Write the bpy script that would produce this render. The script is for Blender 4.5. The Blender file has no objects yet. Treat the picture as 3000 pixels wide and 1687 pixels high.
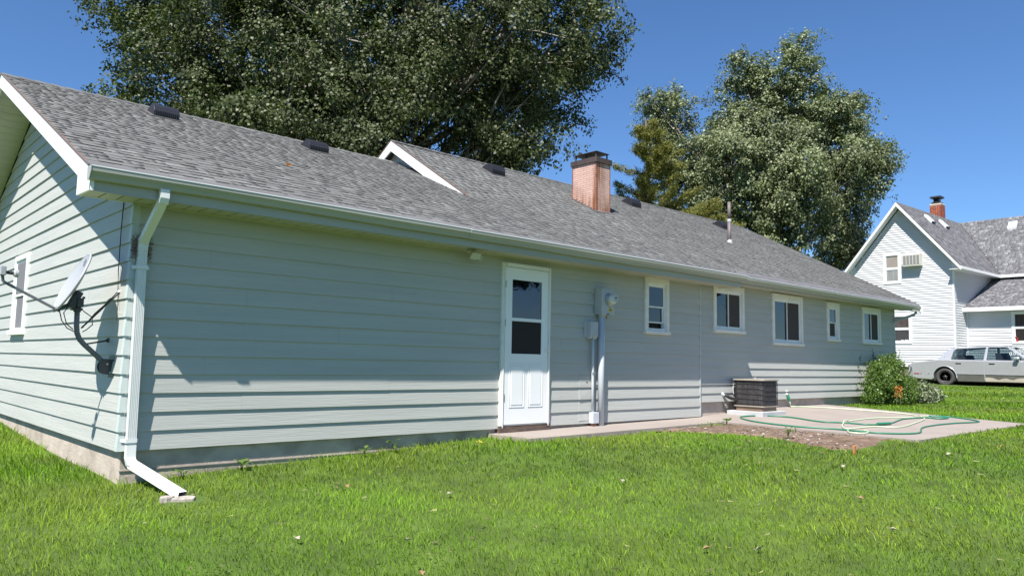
import bpy, math, random
import numpy as np
from mathutils import Vector, Matrix
random.seed(7); rng = np.random.default_rng(11)
D = bpy.data; S = bpy.context.scene; COL = S.collection
PI = math.pi

# ------------------------------------------------------------------ camera, sky, sun, exposure
YAW, PIT, ROL = 0.74336803, 0.09593804, 0.01870945
f = Vector((math.sin(YAW)*math.cos(PIT), math.cos(YAW)*math.cos(PIT), math.sin(PIT)))
r = Vector((math.cos(YAW), -math.sin(YAW), 0)); u = r.cross(f)
r2 = r*math.cos(ROL)+u*math.sin(ROL); u2 = -r*math.sin(ROL)+u*math.cos(ROL)
cam = D.cameras.new('camera'); cam_o = D.objects.new('camera', cam); COL.objects.link(cam_o)
M = Matrix((r2, u2, -f)).transposed().to_4x4(); M.translation = Vector((-2.21687597, -7.76495908, 0.89484773))
cam_o.matrix_world = M
cam.sensor_width = 36; cam.sensor_fit = 'HORIZONTAL'; cam.lens = 36*2241.93749/3000
cam.clip_end = 2000; cam.clip_start = .05
S.camera = cam_o
SUN = Vector((-1.0, -.495, 1.58)).normalized()          # direction towards the sun
w = D.worlds.new('World'); S.world = w; w.use_nodes = True
nt = w.node_tree; bg = nt.nodes['Background']
sky = nt.nodes.new('ShaderNodeTexSky'); sky.sky_type = 'NISHITA'; sky.sun_disc = False
sky.sun_elevation = math.asin(SUN.z); sky.sun_rotation = math.atan2(SUN.x, SUN.y)
sky.air_density = 1.0; sky.dust_density = 0; sky.ozone_density = 5; sky.altitude = 400
tintn = nt.nodes.new('ShaderNodeMix'); tintn.data_type = 'RGBA'; tintn.blend_type = 'MULTIPLY'; tintn.inputs[0].default_value = 1
tintn.inputs[7].default_value = (1.03, 1.32, 1.60, 1); nt.links.new(sky.outputs[0], tintn.inputs[6])      # the clear deep blue of this day
nt.links.new(tintn.outputs[2], bg.inputs[0]); bg.inputs[1].default_value = .05
sl = D.lights.new('sun', 'SUN'); sl.energy = 5.0; sl.angle = math.radians(.53); sl.color = (1, .955, .88)
so = D.objects.new('sun', sl); COL.objects.link(so)
so.rotation_euler = SUN.to_track_quat('Z', 'Y').to_euler(); so.location = (-20, -10, 30)
S.view_settings.view_transform = 'Standard'; S.view_settings.look = 'None'
S.view_settings.exposure = .92; S.view_settings.gamma = 1

# ------------------------------------------------------------------ materials
def mat(name, col, rough=.6, var=0., vscale=(3, 3, 3), bump=0., bscale=(20, 20, 20), metal=0., spec=.5,
        attr=None, col2=None, mixs=None, detail=4, coat=0, dirt=0., dirtcol=(.12, .1, .07), dscale=1.5, trans=0, stain=False):
    """col: base colour; var: noise brightness variation; attr: float attribute name multiplying colour;
    col2/mixs: second colour mixed in by a noise of scale mixs"""
    m = D.materials.new(name); m.use_nodes = True; n = m.node_tree; L = n.links.new
    b = n.nodes['Principled BSDF']
    b.inputs['Roughness'].default_value = rough; b.inputs['Metallic'].default_value = metal
    b.inputs['Specular IOR Level'].default_value = spec
    b.inputs['Coat Weight'].default_value = coat
    tc = n.nodes.new('ShaderNodeTexCoord')
    def noise(scale, det=4, dist=0):
        mp = n.nodes.new('ShaderNodeMapping'); mp.inputs['Scale'].default_value = scale if hasattr(scale, '__len__') else (scale,)*3
        L(tc.outputs['Object'], mp.inputs[0]); t = n.nodes.new('ShaderNodeTexNoise')
        t.inputs['Scale'].default_value = 1; t.inputs['Detail'].default_value = det; t.inputs['Distortion'].default_value = dist
        L(mp.outputs[0], t.inputs[0]); return t.outputs[0]
    def ramp(src, a, bb):
        rr = n.nodes.new('ShaderNodeMapRange'); rr.inputs[1].default_value = .3; rr.inputs[2].default_value = .7
        rr.inputs[3].default_value = a; rr.inputs[4].default_value = bb; L(src, rr.inputs[0]); return rr.outputs[0]
    rgb = n.nodes.new('ShaderNodeRGB'); rgb.outputs[0].default_value = (*col, 1); c = rgb.outputs[0]
    def mix(fac, a, bcol, kind='MIX'):
        x = n.nodes.new('ShaderNodeMix'); x.data_type = 'RGBA'; x.blend_type = kind
        if hasattr(fac, 'is_linked') or not isinstance(fac, (int, float)): L(fac, x.inputs[0])
        else: x.inputs[0].default_value = fac
        L(a, x.inputs[6])
        if isinstance(bcol, tuple): x.inputs[7].default_value = (*bcol, 1)
        else: L(bcol, x.inputs[7])
        return x.outputs[2]
    if col2: c = mix(ramp(noise(mixs or 2, 3), 0, 1), c, col2)
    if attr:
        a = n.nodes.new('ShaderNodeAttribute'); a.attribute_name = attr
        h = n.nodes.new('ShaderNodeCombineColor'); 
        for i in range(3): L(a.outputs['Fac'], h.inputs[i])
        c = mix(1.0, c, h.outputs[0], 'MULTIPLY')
    if var:
        v = ramp(noise(vscale, detail), 1-var, 1+var)
        h = n.nodes.new('ShaderNodeCombineColor')
        for i in range(3): L(v, h.inputs[i])
        c = mix(1.0, c, h.outputs[0], 'MULTIPLY')
    if dirt:
        rr = n.nodes.new('ShaderNodeMapRange'); rr.inputs[1].default_value = .5; rr.inputs[2].default_value = .75
        rr.inputs[3].default_value = 0; rr.inputs[4].default_value = dirt; L(noise(dscale, 6, .5), rr.inputs[0])
        c = mix(rr.outputs[0], c, dirtcol)
    if stain:   # rust washed down the chimney: streaks, heavier near its foot and at the front corner
        sx = n.nodes.new('ShaderNodeSeparateXYZ'); L(tc.outputs['Object'], sx.inputs[0])
        def mr(src, a, bb, lo=0., hi=1.):
            q = n.nodes.new('ShaderNodeMapRange'); q.inputs[1].default_value = a; q.inputs[2].default_value = bb; q.inputs[3].default_value = lo; q.inputs[4].default_value = hi; L(src, q.inputs[0]); return q.outputs[0]
        def ma(op, a, bb):
            q = n.nodes.new('ShaderNodeMath'); q.operation = op; q.use_clamp = True
            for i, v in enumerate((a, bb)):
                if isinstance(v, (int, float)): q.inputs[i].default_value = v
                else: L(v, q.inputs[i])
            return q.outputs[0]
        foot = mr(ma('SUBTRACT', ma('MULTIPLY', sx.outputs[2], .2), ma('MULTIPLY', sx.outputs[1], .2*.45)), .2*(3.93-1.065+.42), .2*(3.93-1.065), 0, 1)
        cornr = ma('MULTIPLY', mr(sx.outputs[0], 9.68, 9.42, 0, 1), mr(sx.outputs[1], 2.48, 2.39, 0, 1))
        st = noise((16, 16, 1.1), 4, .3); stk = mr(st, .42, .62)
        fac = ma('MULTIPLY', ma('ADD', ma('MULTIPLY', foot, .9), ma('MULTIPLY', cornr, 1.0)), ma('ADD', stk, .25)); c = mix(fac, c, (.22, .075, .022))
    L(c, b.inputs['Base Color'])
    if bump:
        bp = n.nodes.new('ShaderNodeBump'); bp.inputs['Strength'].default_value = 1; bp.inputs['Distance'].default_value = bump
        L(noise(bscale, 5, .6), bp.inputs['Height']); L(bp.outputs[0], b.inputs['Normal'])
    if trans:
        tr = n.nodes.new('ShaderNodeBsdfTranslucent'); tc_ = mix(1.0, c, (1.0, 1.25, .5), 'MULTIPLY'); L(tc_, tr.inputs[0])
        ms = n.nodes.new('ShaderNodeMixShader'); ms.inputs[0].default_value = trans
        L(b.outputs[0], ms.inputs[1]); L(tr.outputs[0], ms.inputs[2]); L(ms.outputs[0], n.nodes['Material Output'].inputs[0])
    return m

def glass_mat(name, tint=(.35, .38, .38), rough=.01, ior=1.5):
    m = D.materials.new(name); m.use_nodes = True; n = m.node_tree; L = n.links.new
    n.nodes.remove(n.nodes['Principled BSDF'])
    t = n.nodes.new('ShaderNodeBsdfTransparent'); t.inputs[0].default_value = (*tint, 1)
    g = n.nodes.new('ShaderNodeBsdfGlossy'); g.inputs['Roughness'].default_value = rough
    fr = n.nodes.new('ShaderNodeFresnel'); ge = n.nodes.new('ShaderNodeNewGeometry'); mr = n.nodes.new('ShaderNodeMapRange')
    mr.inputs[3].default_value = ior; mr.inputs[4].default_value = 1/ior; L(ge.outputs['Backfacing'], mr.inputs[0]); L(mr.outputs[0], fr.inputs[0])   # thin pane: same reflection at both faces
    tc = n.nodes.new('ShaderNodeTexCoord'); ns = n.nodes.new('ShaderNodeTexNoise'); ns.inputs['Scale'].default_value = 1.6
    bp = n.nodes.new('ShaderNodeBump'); bp.inputs['Distance'].default_value = .004; L(tc.outputs['Object'], ns.inputs[0]); L(ns.outputs[0], bp.inputs['Height'])
    L(bp.outputs[0], g.inputs['Normal'])
    ms = n.nodes.new('ShaderNodeMixShader'); L(fr.outputs[0], ms.inputs[0]); L(t.outputs[0], ms.inputs[1]); L(g.outputs[0], ms.inputs[2])
    L(ms.outputs[0], n.nodes['Material Output'].inputs[0]); return m

SID = (.432, .438, .414)
M_ = dict(
 siding_x=mat('siding_paint_front', SID, .55, .05, (.6, 3, 12), .0035, (2.2, 9, 95), dirt=.12, dscale=(.8, 2, 6), dirtcol=(.33, .36, .33)),
 siding_y=mat('siding_paint_gable', SID, .55, .05, (3, .6, 12), .0035, (9, 2.2, 95), dirt=.12, dscale=(2, .8, 6), dirtcol=(.33, .36, .33)),
 corner=mat('corner_metal_paint', (.47, .525, .51), .45, .05, (9, 9, 9)),
 core=mat('wall_sheathing', (.12, .14, .14), .8, .1),
 found=mat('foundation_concrete', (.47, .40, .34), .9, .12, (5, 5, 9), .006, (30, 30, 30), dirt=.7, dirtcol=(.17, .14, .11), dscale=(2, 2, 3)),
 white=mat('white_vinyl', (.78, .79, .78), .45, .04, (2, 2, 2)),
 trimwood=mat('white_trim_paint', (.76, .74, .68), .5, .06, (3, 3, 8), .0015, (20, 20, 60), dirt=.25, dirtcol=(.45, .43, .38)),
 fascia=mat('white_fascia_metal', (.80, .80, .79), .4, .03, (1, 1, 1), .002, (2, 2, 2)),
 gutter=mat('gutter_metal', (.37, .375, .335), .38, .06, (.7, 4, 9), .001, (3, 3, 3), dirt=.25, dirtcol=(.42, .43, .37), dscale=(.8, 3, 12)),
 guard=mat('gutter_guard_mesh', (.13, .13, .14), .8, .2, (3, 30, 30), .002, (90, 90, 90), dirt=.5, dirtcol=(.09, .085, .08), dscale=3),
 lip=mat('gutter_lip_white', (.8, .8, .8), .35),
 soffit=mat('soffit_vinyl', (.52, .51, .45), .55, .05, (2, 6, 6), dirt=.3, dirtcol=(.36, .34, .25), dscale=(3, 3, 3)),
 downs=mat('downspout_enamel', (.72, .73, .72), .32, .03, (3, 3, 3), dirt=.12, dirtcol=(.4, .4, .38)),
 shingle=mat('asphalt_shingle', (.150, .152, .151), .95, .08, (5, 5, 5), .002, (150, 150, 150), attr='shade', spec=.2),
 roofbase=mat('roof_underlay', (.11, .105, .105), .95, .1),
 drip=mat('drip_edge_brown', (.16, .11, .09), .6),
 black=mat('black_vent_plastic', (.022, .022, .028), .38, .1),
 darkmetal=mat('chimney_cap_metal', (.06, .045, .04), .5, .3, (5, 5, 5), dirt=.5, dirtcol=(.14, .06, .03), dscale=4),
 pipe=mat('vent_pipe_iron', (.13, .105, .105), .55, .2),
 interior=mat('dark_interior', (.025, .022, .022), .9),
 curtain=mat('brown_curtain', (.10, .075, .07), .9, .35, (18, 18, .6)),
 curtain_l=mat('pale_curtain', (.35, .35, .34), .9, .2, (18, 18, .6)),
 screen=mat('window_screen_mesh', (.05, .042, .042), .8, .15, (80, 80, 80)),
 blind=mat('tan_roller_blind', (.40, .35, .30), .8, .05),
 door=mat('white_storm_door', (.82, .825, .83), .35, .02),
 doorblack=mat('black_door_screen', (.010, .008, .009), .75),
 wood=mat('weathered_wood', (.11, .075, .06), .85, .4, (8, 8, 30), .004, (10, 50, 50)),
 conc=mat('patio_concrete', (.285, .245, .222), .9, .09, (1.2, 1.2, 1.2), .0015, (60, 60, 60), dirt=.35, dirtcol=(.34, .29, .25), dscale=2.3),
 dirtm=mat('bare_soil', (.125, .078, .052), .95, .35, (9, 9, 9), .02, (14, 14, 14), col2=(.18, .125, .09), mixs=3),
 soil=mat('lawn_soil', (.055, .10, .010), .95, .3, (2.5, 2.5, 2.5), .01, (20, 20, 20), col2=(.07, .11, .015), mixs=.8),
 grass=mat('grass_blades', (.120, .250, .012), .6, 0, attr='shade', spec=.15, trans=.22, col2=(.175, .238, .022), mixs=(.5, .5, .5)),
 drygrass=mat('dry_grass_blades', (.22, .21, .09), .7, 0, attr='shade', trans=.2),
 leaf1=mat('poplar_leaf', (.074, .092, .034), .52, 0, attr='shade', spec=.4, trans=.22),
 leaf2=mat('silver_poplar_leaf', (.14, .162, .082), .5, 0, attr='shade', spec=.5, trans=.22),
 juniper=mat('juniper_needles', (.175, .178, .036), .7, 0, attr='shade', trans=.15),
 shrub=mat('shrub_leaf', (.10, .165, .030), .45, 0, attr='shade', trans=.28),
 greyleaf=mat('grey_green_leaf', (.20, .23, .14), .6, 0, attr='shade', trans=.2),
 bark1=mat('poplar_bark', (.20, .185, .155), .9, .3, (3, 3, 3), .02, (8, 8, 3)),
 bark2=mat('juniper_bark', (.13, .09, .06), .9, .3),
 stem=mat('green_stem', (.09, .12, .04), .7),
 orange=mat('orange_petals', (.62, .21, .05), .6, .2, (20, 20, 20), trans=.2),
 yellow=mat('yellow_leaf', (.45, .42, .05), .6, .2),
 brick_p=mat('pink_painted_brick', (.52, .345, .29), .65, .08, (3, 3, 3), attr='shade', stain=True),
 mortar_p=mat('pale_mortar', (.60, .46, .40), .8, .1, stain=True),
 brick_r=mat('red_brick', (.30, .075, .04), .8, .2, (6, 6, 6), attr='shade'),
 mortar=mat('grey_mortar', (.45, .36, .30), .9),
 capc=mat('concrete_cap', (.55, .47, .38), .9),
 rust=mat('rusty_corner_metal', (.16, .06, .035), .7, .4, (3, 3, 6), col2=(.30, .13, .09), mixs=(3, 3, 1.2)),
 nsid=mat('white_lap_vinyl', (.58, .59, .62), .5, .03, (1, 1, 6)),
 ntrim=mat('neighbour_white_trim', (.76, .77, .78), .45, .04),
 nfound=mat('tan_foundation', (.36, .28, .23), .9, .15),
 nshingle=mat('neighbour_shingle', (.165, .165, .18), .95, .2, (4, 4, 4), attr='shade', spec=.2),
 acfin=mat('grey_fins', (.20, .20, .20), .6), acbody=mat('ac_case_beige', (.55, .54, .49), .5),
 dish=mat('dish_grey_enamel', (.36, .37, .39), .4, .03), dishdk=mat('mount_dark_steel', (.045, .048, .055), .4, .15),
 dishmd=mat('mount_grey_steel', (.12, .13, .145), .45, .15, (6, 6, 6)), galv=mat('galvanised_steel', (.42, .43, .44), .35, .1, metal=.6),
 cable=mat('black_cable', (.015, .015, .017), .5), logo=mat('grey_print', (.16, .16, .17), .5),
 elec=mat('grey_electrical_enamel', (.44, .46, .48), .45, .06, (8, 8, 8), dirt=.25, dirtcol=(.3, .3, .3), dscale=6),
 pvc=mat('grey_pvc', (.50, .53, .57), .45, .04), meterg=mat('meter_glass', (.62, .66, .62), .08, coat=1),
 dial=mat('meter_dial', (.55, .56, .53), .4), sticker=mat('yellow_sticker', (.62, .45, .03), .5), ink=mat('black_ink', (.02, .02, .02), .5),
 acgrill=mat('ac_black_guard', (.022, .020, .022), .5, .2), accoil=mat('ac_dark_coil', (.035, .032, .035), .6, .3, (30, 30, 30), dirt=.5, dirtcol=(.09, .08, .08), dscale=8), actop=mat('ac_tan_lid', (.33, .29, .24), .55, .1), acbase=mat('ac_brown_base', (.18, .12, .085), .6, .2),
 acpad=mat('ac_pad_concrete', (.42, .43, .44), .85, .1), hoseg=mat('green_hose', (.015, .17, .095), .4), hosep=mat('pale_green_hose', (.50, .58, .40), .45), hosew=mat('hose_brass_fitting', (.5, .4, .2), .3, metal=.8),
 carp=mat('silver_car_paint', (.56, .565, .59), .22, .04, (1, 1, 1), metal=.5, coat=1, dirt=.25, dirtcol=(.42, .38, .33), dscale=2), carcl=mat('worn_grey_cladding', (.085, .085, .075), .6, .15, (4, 4, 4)),
 carpeel=mat('peeled_tan_cladding', (.36, .32, .26), .7, .1), tyre=mat('tyre_rubber', (.055, .052, .054), .85, .2, (5, 5, 5)), rim=mat('black_steel_rim', (.02, .02, .022), .45), rimh=mat('bare_hub_steel', (.30, .26, .25), .4, metal=.7),
 chrome=mat('chrome_trim', (.7, .7, .7), .18, metal=1), redl=mat('red_lens', (.40, .02, .015), .2), seat=mat('car_seat_cloth', (.06, .06, .065), .9), carunder=mat('car_underbody', (.04, .025, .02), .9),
 straw=mat('dead_straw', (.17, .10, .075), .9), paper=mat('pale_dry_leaf', (.34, .31, .24), .7, .2, (30, 30, 30)), browng=mat('brown_dry_leaf', (.24, .15, .08), .8, .2), stake=mat('orange_stake_wood', (.42, .17, .06), .7), stone=mat('splash_stone', (.38, .34, .30), .9, .3, (15, 15, 15), .01, (20, 20, 20)),
 chipm=mat('wood_chips', (.42, .38, .36), .85, 0, attr='shade'), lens=mat('lamp_lens', (.62, .62, .58), .15, coat=1), pinkfl=mat('red_flower', (.5, .06, .07), .6),
)
G_HOUSE = glass_mat('window_glass', (.42, .44, .44), ior=1.85); G_DOOR = glass_mat('door_glass', (.45, .48, .55), ior=1.9); G_CAR = glass_mat('car_glass', (.66, .72, .73), ior=1.45); G_FAR = glass_mat('farmhouse_glass', (.93, .93, .93), ior=1.35)

# ------------------------------------------------------------------ mesh helpers
class MB:
    def __init__(s): s.v = []; s.f = []; s.sh = []
    def add(s, vs, fs, sh=1.):
        k = len(s.v); s.v += [tuple(p) for p in vs]; s.f += [tuple(i+k for i in q) for q in fs]; s.sh += [sh]*len(fs); return s
    def box(s, a, b, sh=1.):
        x0, y0, z0 = [min(p, q) for p, q in zip(a, b)]; x1, y1, z1 = [max(p, q) for p, q in zip(a, b)]
        return s.add([(x0,y0,z0),(x1,y0,z0),(x1,y1,z0),(x0,y1,z0),(x0,y0,z1),(x1,y0,z1),(x1,y1,z1),(x0,y1,z1)],
                     [(0,3,2,1),(4,5,6,7),(0,1,5,4),(1,2,6,5),(2,3,7,6),(3,0,4,7)], sh)
    def hexa(s, P, sh=1.):   # 8 points, bottom ring then top ring
        return s.add(P, [(0,3,2,1),(4,5,6,7),(0,1,5,4),(1,2,6,5),(2,3,7,6),(3,0,4,7)], sh)
    def obox(s, c, X, Y, Z, hx, hy, hz):
        c, X, Y, Z = map(Vector, (c, X, Y, Z)); X, Y, Z = X.normalized()*hx, Y.normalized()*hy, Z.normalized()*hz
        return s.hexa([c-X-Y-Z, c+X-Y-Z, c+X+Y-Z, c-X+Y-Z, c-X-Y+Z, c+X-Y+Z, c+X+Y+Z, c-X+Y+Z])
    def prism(s, poly, d, sh=1.):   # poly: list of 3D points, d: extrusion vector
        n = len(poly); d = Vector(d); P = [Vector(p) for p in poly]
        return s.add(P+[p+d for p in P], [tuple(range(n))[::-1], tuple(range(n, 2*n))]+[(i, (i+1) % n, n+(i+1) % n, n+i) for i in range(n)], sh)
    def sweep(s, prof, path, up=(0, 0, 1), cap=True, scale=None, closed=False, sh=1.):
        P = [Vector(p) for p in path]; n = len(prof); base = len(s.v); m = len(P); upv = Vector(up)
        for i, p in enumerate(P):
            a = P[i-1] if (i > 0 or closed) else p; b = P[(i+1) % m] if (i < m-1 or closed) else p
            t = (b-a).normalized(); sd = t.cross(upv)
            if sd.length < 1e-4: sd = t.cross(Vector((1, 0, 0)))
            sd.normalize(); q = sd.cross(t); k = scale[i] if scale else 1
            if 0 < i < m-1:
                c = max(.5, (P[i]-P[i-1]).normalized().dot(t))
            else: c = 1
            s.v += [tuple(p+sd*x*k+q*y*k/c) for x, y in prof]
        for i in range(m if closed else m-1):
            for j in range(n):
                A = base+i*n; B = base+((i+1) % m)*n
                s.f.append((A+j, A+(j+1) % n, B+(j+1) % n, B+j)); s.sh.append(sh)
        if cap and not closed:
            s.f.append(tuple(base+j for j in range(n))[::-1]); s.f.append(tuple(base+(m-1)*n+j for j in range(n))); s.sh += [sh]*2
        return s
    def tube(s, path, rad, n=8, **k):
        sc = None
        if hasattr(rad, '__len__'): sc = list(rad); rad = 1
        return s.sweep([(rad*math.cos(2*PI*i/n), rad*math.sin(2*PI*i/n)) for i in range(n)], path, scale=sc, **k)
    def lathe(s, prof, c, ax=(0, 0, 1), n=24, sh=1.):   # prof: list of (radius, height)
        ax = Vector(ax).normalized(); a = ax.orthogonal().normalized(); b = ax.cross(a); c = Vector(c); base = len(s.v)
        for R, h in prof:
            for i in range(n): t = 2*PI*i/n; s.v.append(tuple(c+ax*h+a*R*math.cos(t)+b*R*math.sin(t)))
        for k in range(len(prof)-1):
            for i in range(n):
                s.f.append((base+k*n+i, base+k*n+(i+1) % n, base+(k+1)*n+(i+1) % n, base+(k+1)*n+i)); s.sh.append(sh)
        if prof[0][0] > 1e-5: s.f.append(tuple(base+i for i in range(n))[::-1]); s.sh.append(sh)
        if prof[-1][0] > 1e-5: s.f.append(tuple(base+(len(prof)-1)*n+i for i in range(n))); s.sh.append(sh)
        return s
    def build(s, name, m, parent=None, smooth=False, bevel=0, seg=2, **tags):
        me = D.meshes.new(name); me.from_pydata(s.v, [], s.f); me.materials.append(M_[m] if isinstance(m, str) else m)
        if any(abs(x-1) > 1e-6 for x in s.sh):
            a = me.attributes.new('shade', 'FLOAT', 'FACE'); a.data.foreach_set('value', np.array(s.sh, dtype=np.float32))
        else:
            a = me.attributes.new('shade', 'FLOAT', 'FACE'); a.data.foreach_set('value', np.ones(len(s.f), dtype=np.float32))
        me.update(); o = D.objects.new(name, me); COL.objects.link(o); o.parent = parent
        if smooth: me.shade_smooth() if hasattr(me, 'shade_smooth') else None
        if smooth:
            for p in me.polygons: p.use_smooth = True
        if bevel:
            bv = o.modifiers.new('bevel', 'BEVEL'); bv.width = bevel; bv.segments = seg; bv.limit_method = 'ANGLE'; bv.angle_limit = .6
        for k, v in tags.items(): o[k] = v
        return o
def bulk(name, V, F, m, shade=None, parent=None, **tags):
    V = np.asarray(V, np.float32).reshape(-1, 3); F = np.asarray(F, np.int32); k = F.shape[1]; nf = len(F)
    me = D.meshes.new(name); me.vertices.add(len(V)); me.vertices.foreach_set('co', V.ravel())
    me.loops.add(nf*k); me.loops.foreach_set('vertex_index', F.ravel())
    me.polygons.add(nf); me.polygons.foreach_set('loop_start', np.arange(0, nf*k, k, dtype=np.int32))
    me.polygons.foreach_set('loop_total', np.full(nf, k, np.int32)); me.materials.append(M_[m])
    if shade is None: shade = np.ones(nf)
    if True:
        a = me.attributes.new('shade', 'FLOAT', 'FACE'); a.data.foreach_set('value', np.asarray(shade, np.float32))
    me.update(calc_edges=True); o = D.objects.new(name, me); COL.objects.link(o); o.parent = parent
    for kk, v in tags.items(): o[kk] = v
    return o
def thing(name, label, cat, loc=(0, 0, 0), group=None, rz=0):
    o = D.objects.new(name, None); COL.objects.link(o); o.location = loc; o.rotation_euler.z = rz
    o['label'] = label; o['category'] = cat; o.empty_display_size = .2
    if group: o['group'] = group
    return o

# ------------------------------------------------------------------ ground heights
GP = np.array([(-4,-12,-.75),(-2.2,-7.8,-.66),(1,-4.5,-.58),(4,-6.5,-.55),(7,-6.5,-.42),(10,-7,-.28),(0,-1,-.36),(-.2,-.2,-.33),(1,-.2,-.27),(2.4,-.2,-.21),(4.4,-.3,-.13),
 (3,-2.5,-.36),(5,-1,-.10),(4.2,-1,-.13),(6,-1.6,-.14),(7,-1.2,-.10),(8,-2,-.10),(8,-3.4,-.115),(6.5,-3.4,-.19),(9,-3.95,-.095),(12,-4.0,-.08),(14.6,-4,-.065),(14.7,-2,-.03),(16,-2,-.01),(15.6,.1,.05),(18,-1,.07),(18,-3,.05),(22,-1.5,.13),(22,1,.15),(26,1,.23),
 (-1,2,-.34),(-.3,6,-.16),(-2,9,0.02),(-6,0,-.5),(28.7,2,.31),(28.7,-2,.30),(31.6,6,.6),(31.6,2,.58),(33,-4,.6),(36,6,.7),(30,10,.6),(20,12,.4),(8,14,.3),(5,-14,-.8),(20,-14,-.3),(35,-14,.4),(60,0,.9),(60,40,.9),(0,40,.5),(-30,10,.2),(-30,-30,-.8),(20,-60,-.8),(60,-40,.2)], float)
def tps_fit(P):
    n = len(P); d = np.linalg.norm(P[:, None, :2]-P[None, :, :2], axis=2); K = d
    A = np.zeros((n+3, n+3)); A[:n, :n] = K - np.eye(n)*.15; A[:n, n] = 1; A[:n, n+1:] = P[:, :2]; A[n, :n] = 1; A[n+1:, :n] = P[:, :2].T
    return np.linalg.solve(A, np.concatenate([P[:, 2], np.zeros(3)]))
_W = tps_fit(GP)
def ground(x, y):
    x = np.atleast_1d(np.asarray(x, float)); y = np.atleast_1d(np.asarray(y, float)); out = np.zeros(len(x))
    xc = np.clip(x, -32, 62); yc = np.clip(y, -62, 42)
    for s in range(0, len(x), 20000):
        q = np.stack([xc[s:s+20000], yc[s:s+20000]], 1); d = np.linalg.norm(q[:, None]-GP[None, :, :2], axis=2)
        out[s:s+20000] = d@_W[:len(GP)]+_W[len(GP)]+q@_W[len(GP)+1:]
    return out + .015*np.sin(x*1.3+y*.7)*np.cos(y*1.1-x*.4)
def gz(x, y): return float(ground(x, y)[0])
def pz(x, y):   # patio surface
    wz = np.interp(x, [4.6, 9.5, 12, 16], [-.06, -.01, .08, .10]); t = np.clip(-np.asarray(y)/3.7, 0, 1); return wz*(1-t)+(-.06)*t
def build_ground():
    xs = np.concatenate([[-600, -250, -100, -60], np.arange(-32, 0, 2.), np.arange(0, 20, .4)-2, np.arange(18, 63, 2.), [100, 250, 600]])
    ys = np.concatenate([[-600, -250, -100], np.arange(-62, -8, 3.), np.arange(-8, 3, .4), np.arange(3, 43, 2.), [100, 250, 600]])
    xs = np.unique(xs.round(3)); ys = np.unique(ys.round(3)); X, Y = np.meshgrid(xs, ys, indexing='ij'); Z = ground(X.ravel(), Y.ravel())
    Xf, Yf = X.ravel(), Y.ravel()
    # keep the lawn below the concrete
    inside = ((Xf > 4.4) & (Xf < 9.6) & (Yf > -.7) & (Yf < .6)) | ((Xf > 8.9) & (Xf < 14.5) & (Yf > -3.6) & (Yf < .6))
    Z = np.where(inside, np.minimum(Z, pz(Xf, Yf)-.05), Z)
    n, m = X.shape; I = np.arange(n*m).reshape(n, m)
    F = np.stack([I[:-1, :-1].ravel(), I[1:, :-1].ravel(), I[1:, 1:].ravel(), I[:-1, 1:].ravel()], 1)
    o = bulk('ground', np.stack([Xf, Yf, Z], 1), F, 'soil', kind='structure')
    for p in o.data.polygons: p.use_smooth = True
build_ground()

def slab(name, poly, zf, th, m, sub=.5, **tags):
    """polygon (list of x,y) as a thick sheet following zf; rectangular-ish polygons only, fan of strips"""
    mb = MB(); n = len(poly); top = [(x, y, float(zf(x, y))) for x, y in poly]; mb.prism([(x, y, z-th) for x, y, z in top], (0, 0, th)); return mb.build(name, m, None, **tags)
def grid_slab(name, x0, x1, y0, y1, zf, th, m, step=.5, jit=0, parent=None, **tags):
    nx = max(1, int(round((x1-x0)/step))); ny = max(1, int(round((y1-y0)/step))); mb = MB()
    P = [[(x0+(x1-x0)*i/nx, y0+(y1-y0)*j/ny) for j in range(ny+1)] for i in range(nx+1)]
    vs = []; fs = []
    for i in range(nx+1):
        for j in range(ny+1):
            x, y = P[i][j]; z = float(zf(x, y)); vs.append((x, y, z)); vs.append((x, y, z-th))
    ix = lambda i, j, k: (i*(ny+1)+j)*2+k
    for i in range(nx):
        for j in range(ny): fs.append((ix(i,j,0), ix(i+1,j,0), ix(i+1,j+1,0), ix(i,j+1,0)))
    for i in range(nx): fs += [(ix(i,0,1), ix(i+1,0,1), ix(i+1,0,0), ix(i,0,0)), (ix(i,ny,0), ix(i+1,ny,0), ix(i+1,ny,1), ix(i,ny,1))]
    for j in range(ny): fs += [(ix(0,j,0), ix(0,j+1,0), ix(0,j+1,1), ix(0,j,1)), (ix(nx,j,1), ix(nx,j+1,1), ix(nx,j+1,0), ix(nx,j,0))]
    return mb.add(vs, fs).build(name, m, parent, **tags)
walk = grid_slab('walkway', 4.55, 9.0, -.78, .10, pz, .12, 'conc', kind='structure')
pat = D.objects.new('patio', None); COL.objects.link(pat); pat['kind'] = 'structure'
for (a, b, c, d) in ((9.008, 11.65, -3.78, -1.86), (9.008, 11.65, -1.852, .12), (11.658, 14.35, -3.78, -1.86), (11.658, 14.35, -1.852, .12)):
    grid_slab('concrete_slab', a, b, c, d, pz, .12, 'conc', parent=pat)

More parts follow.
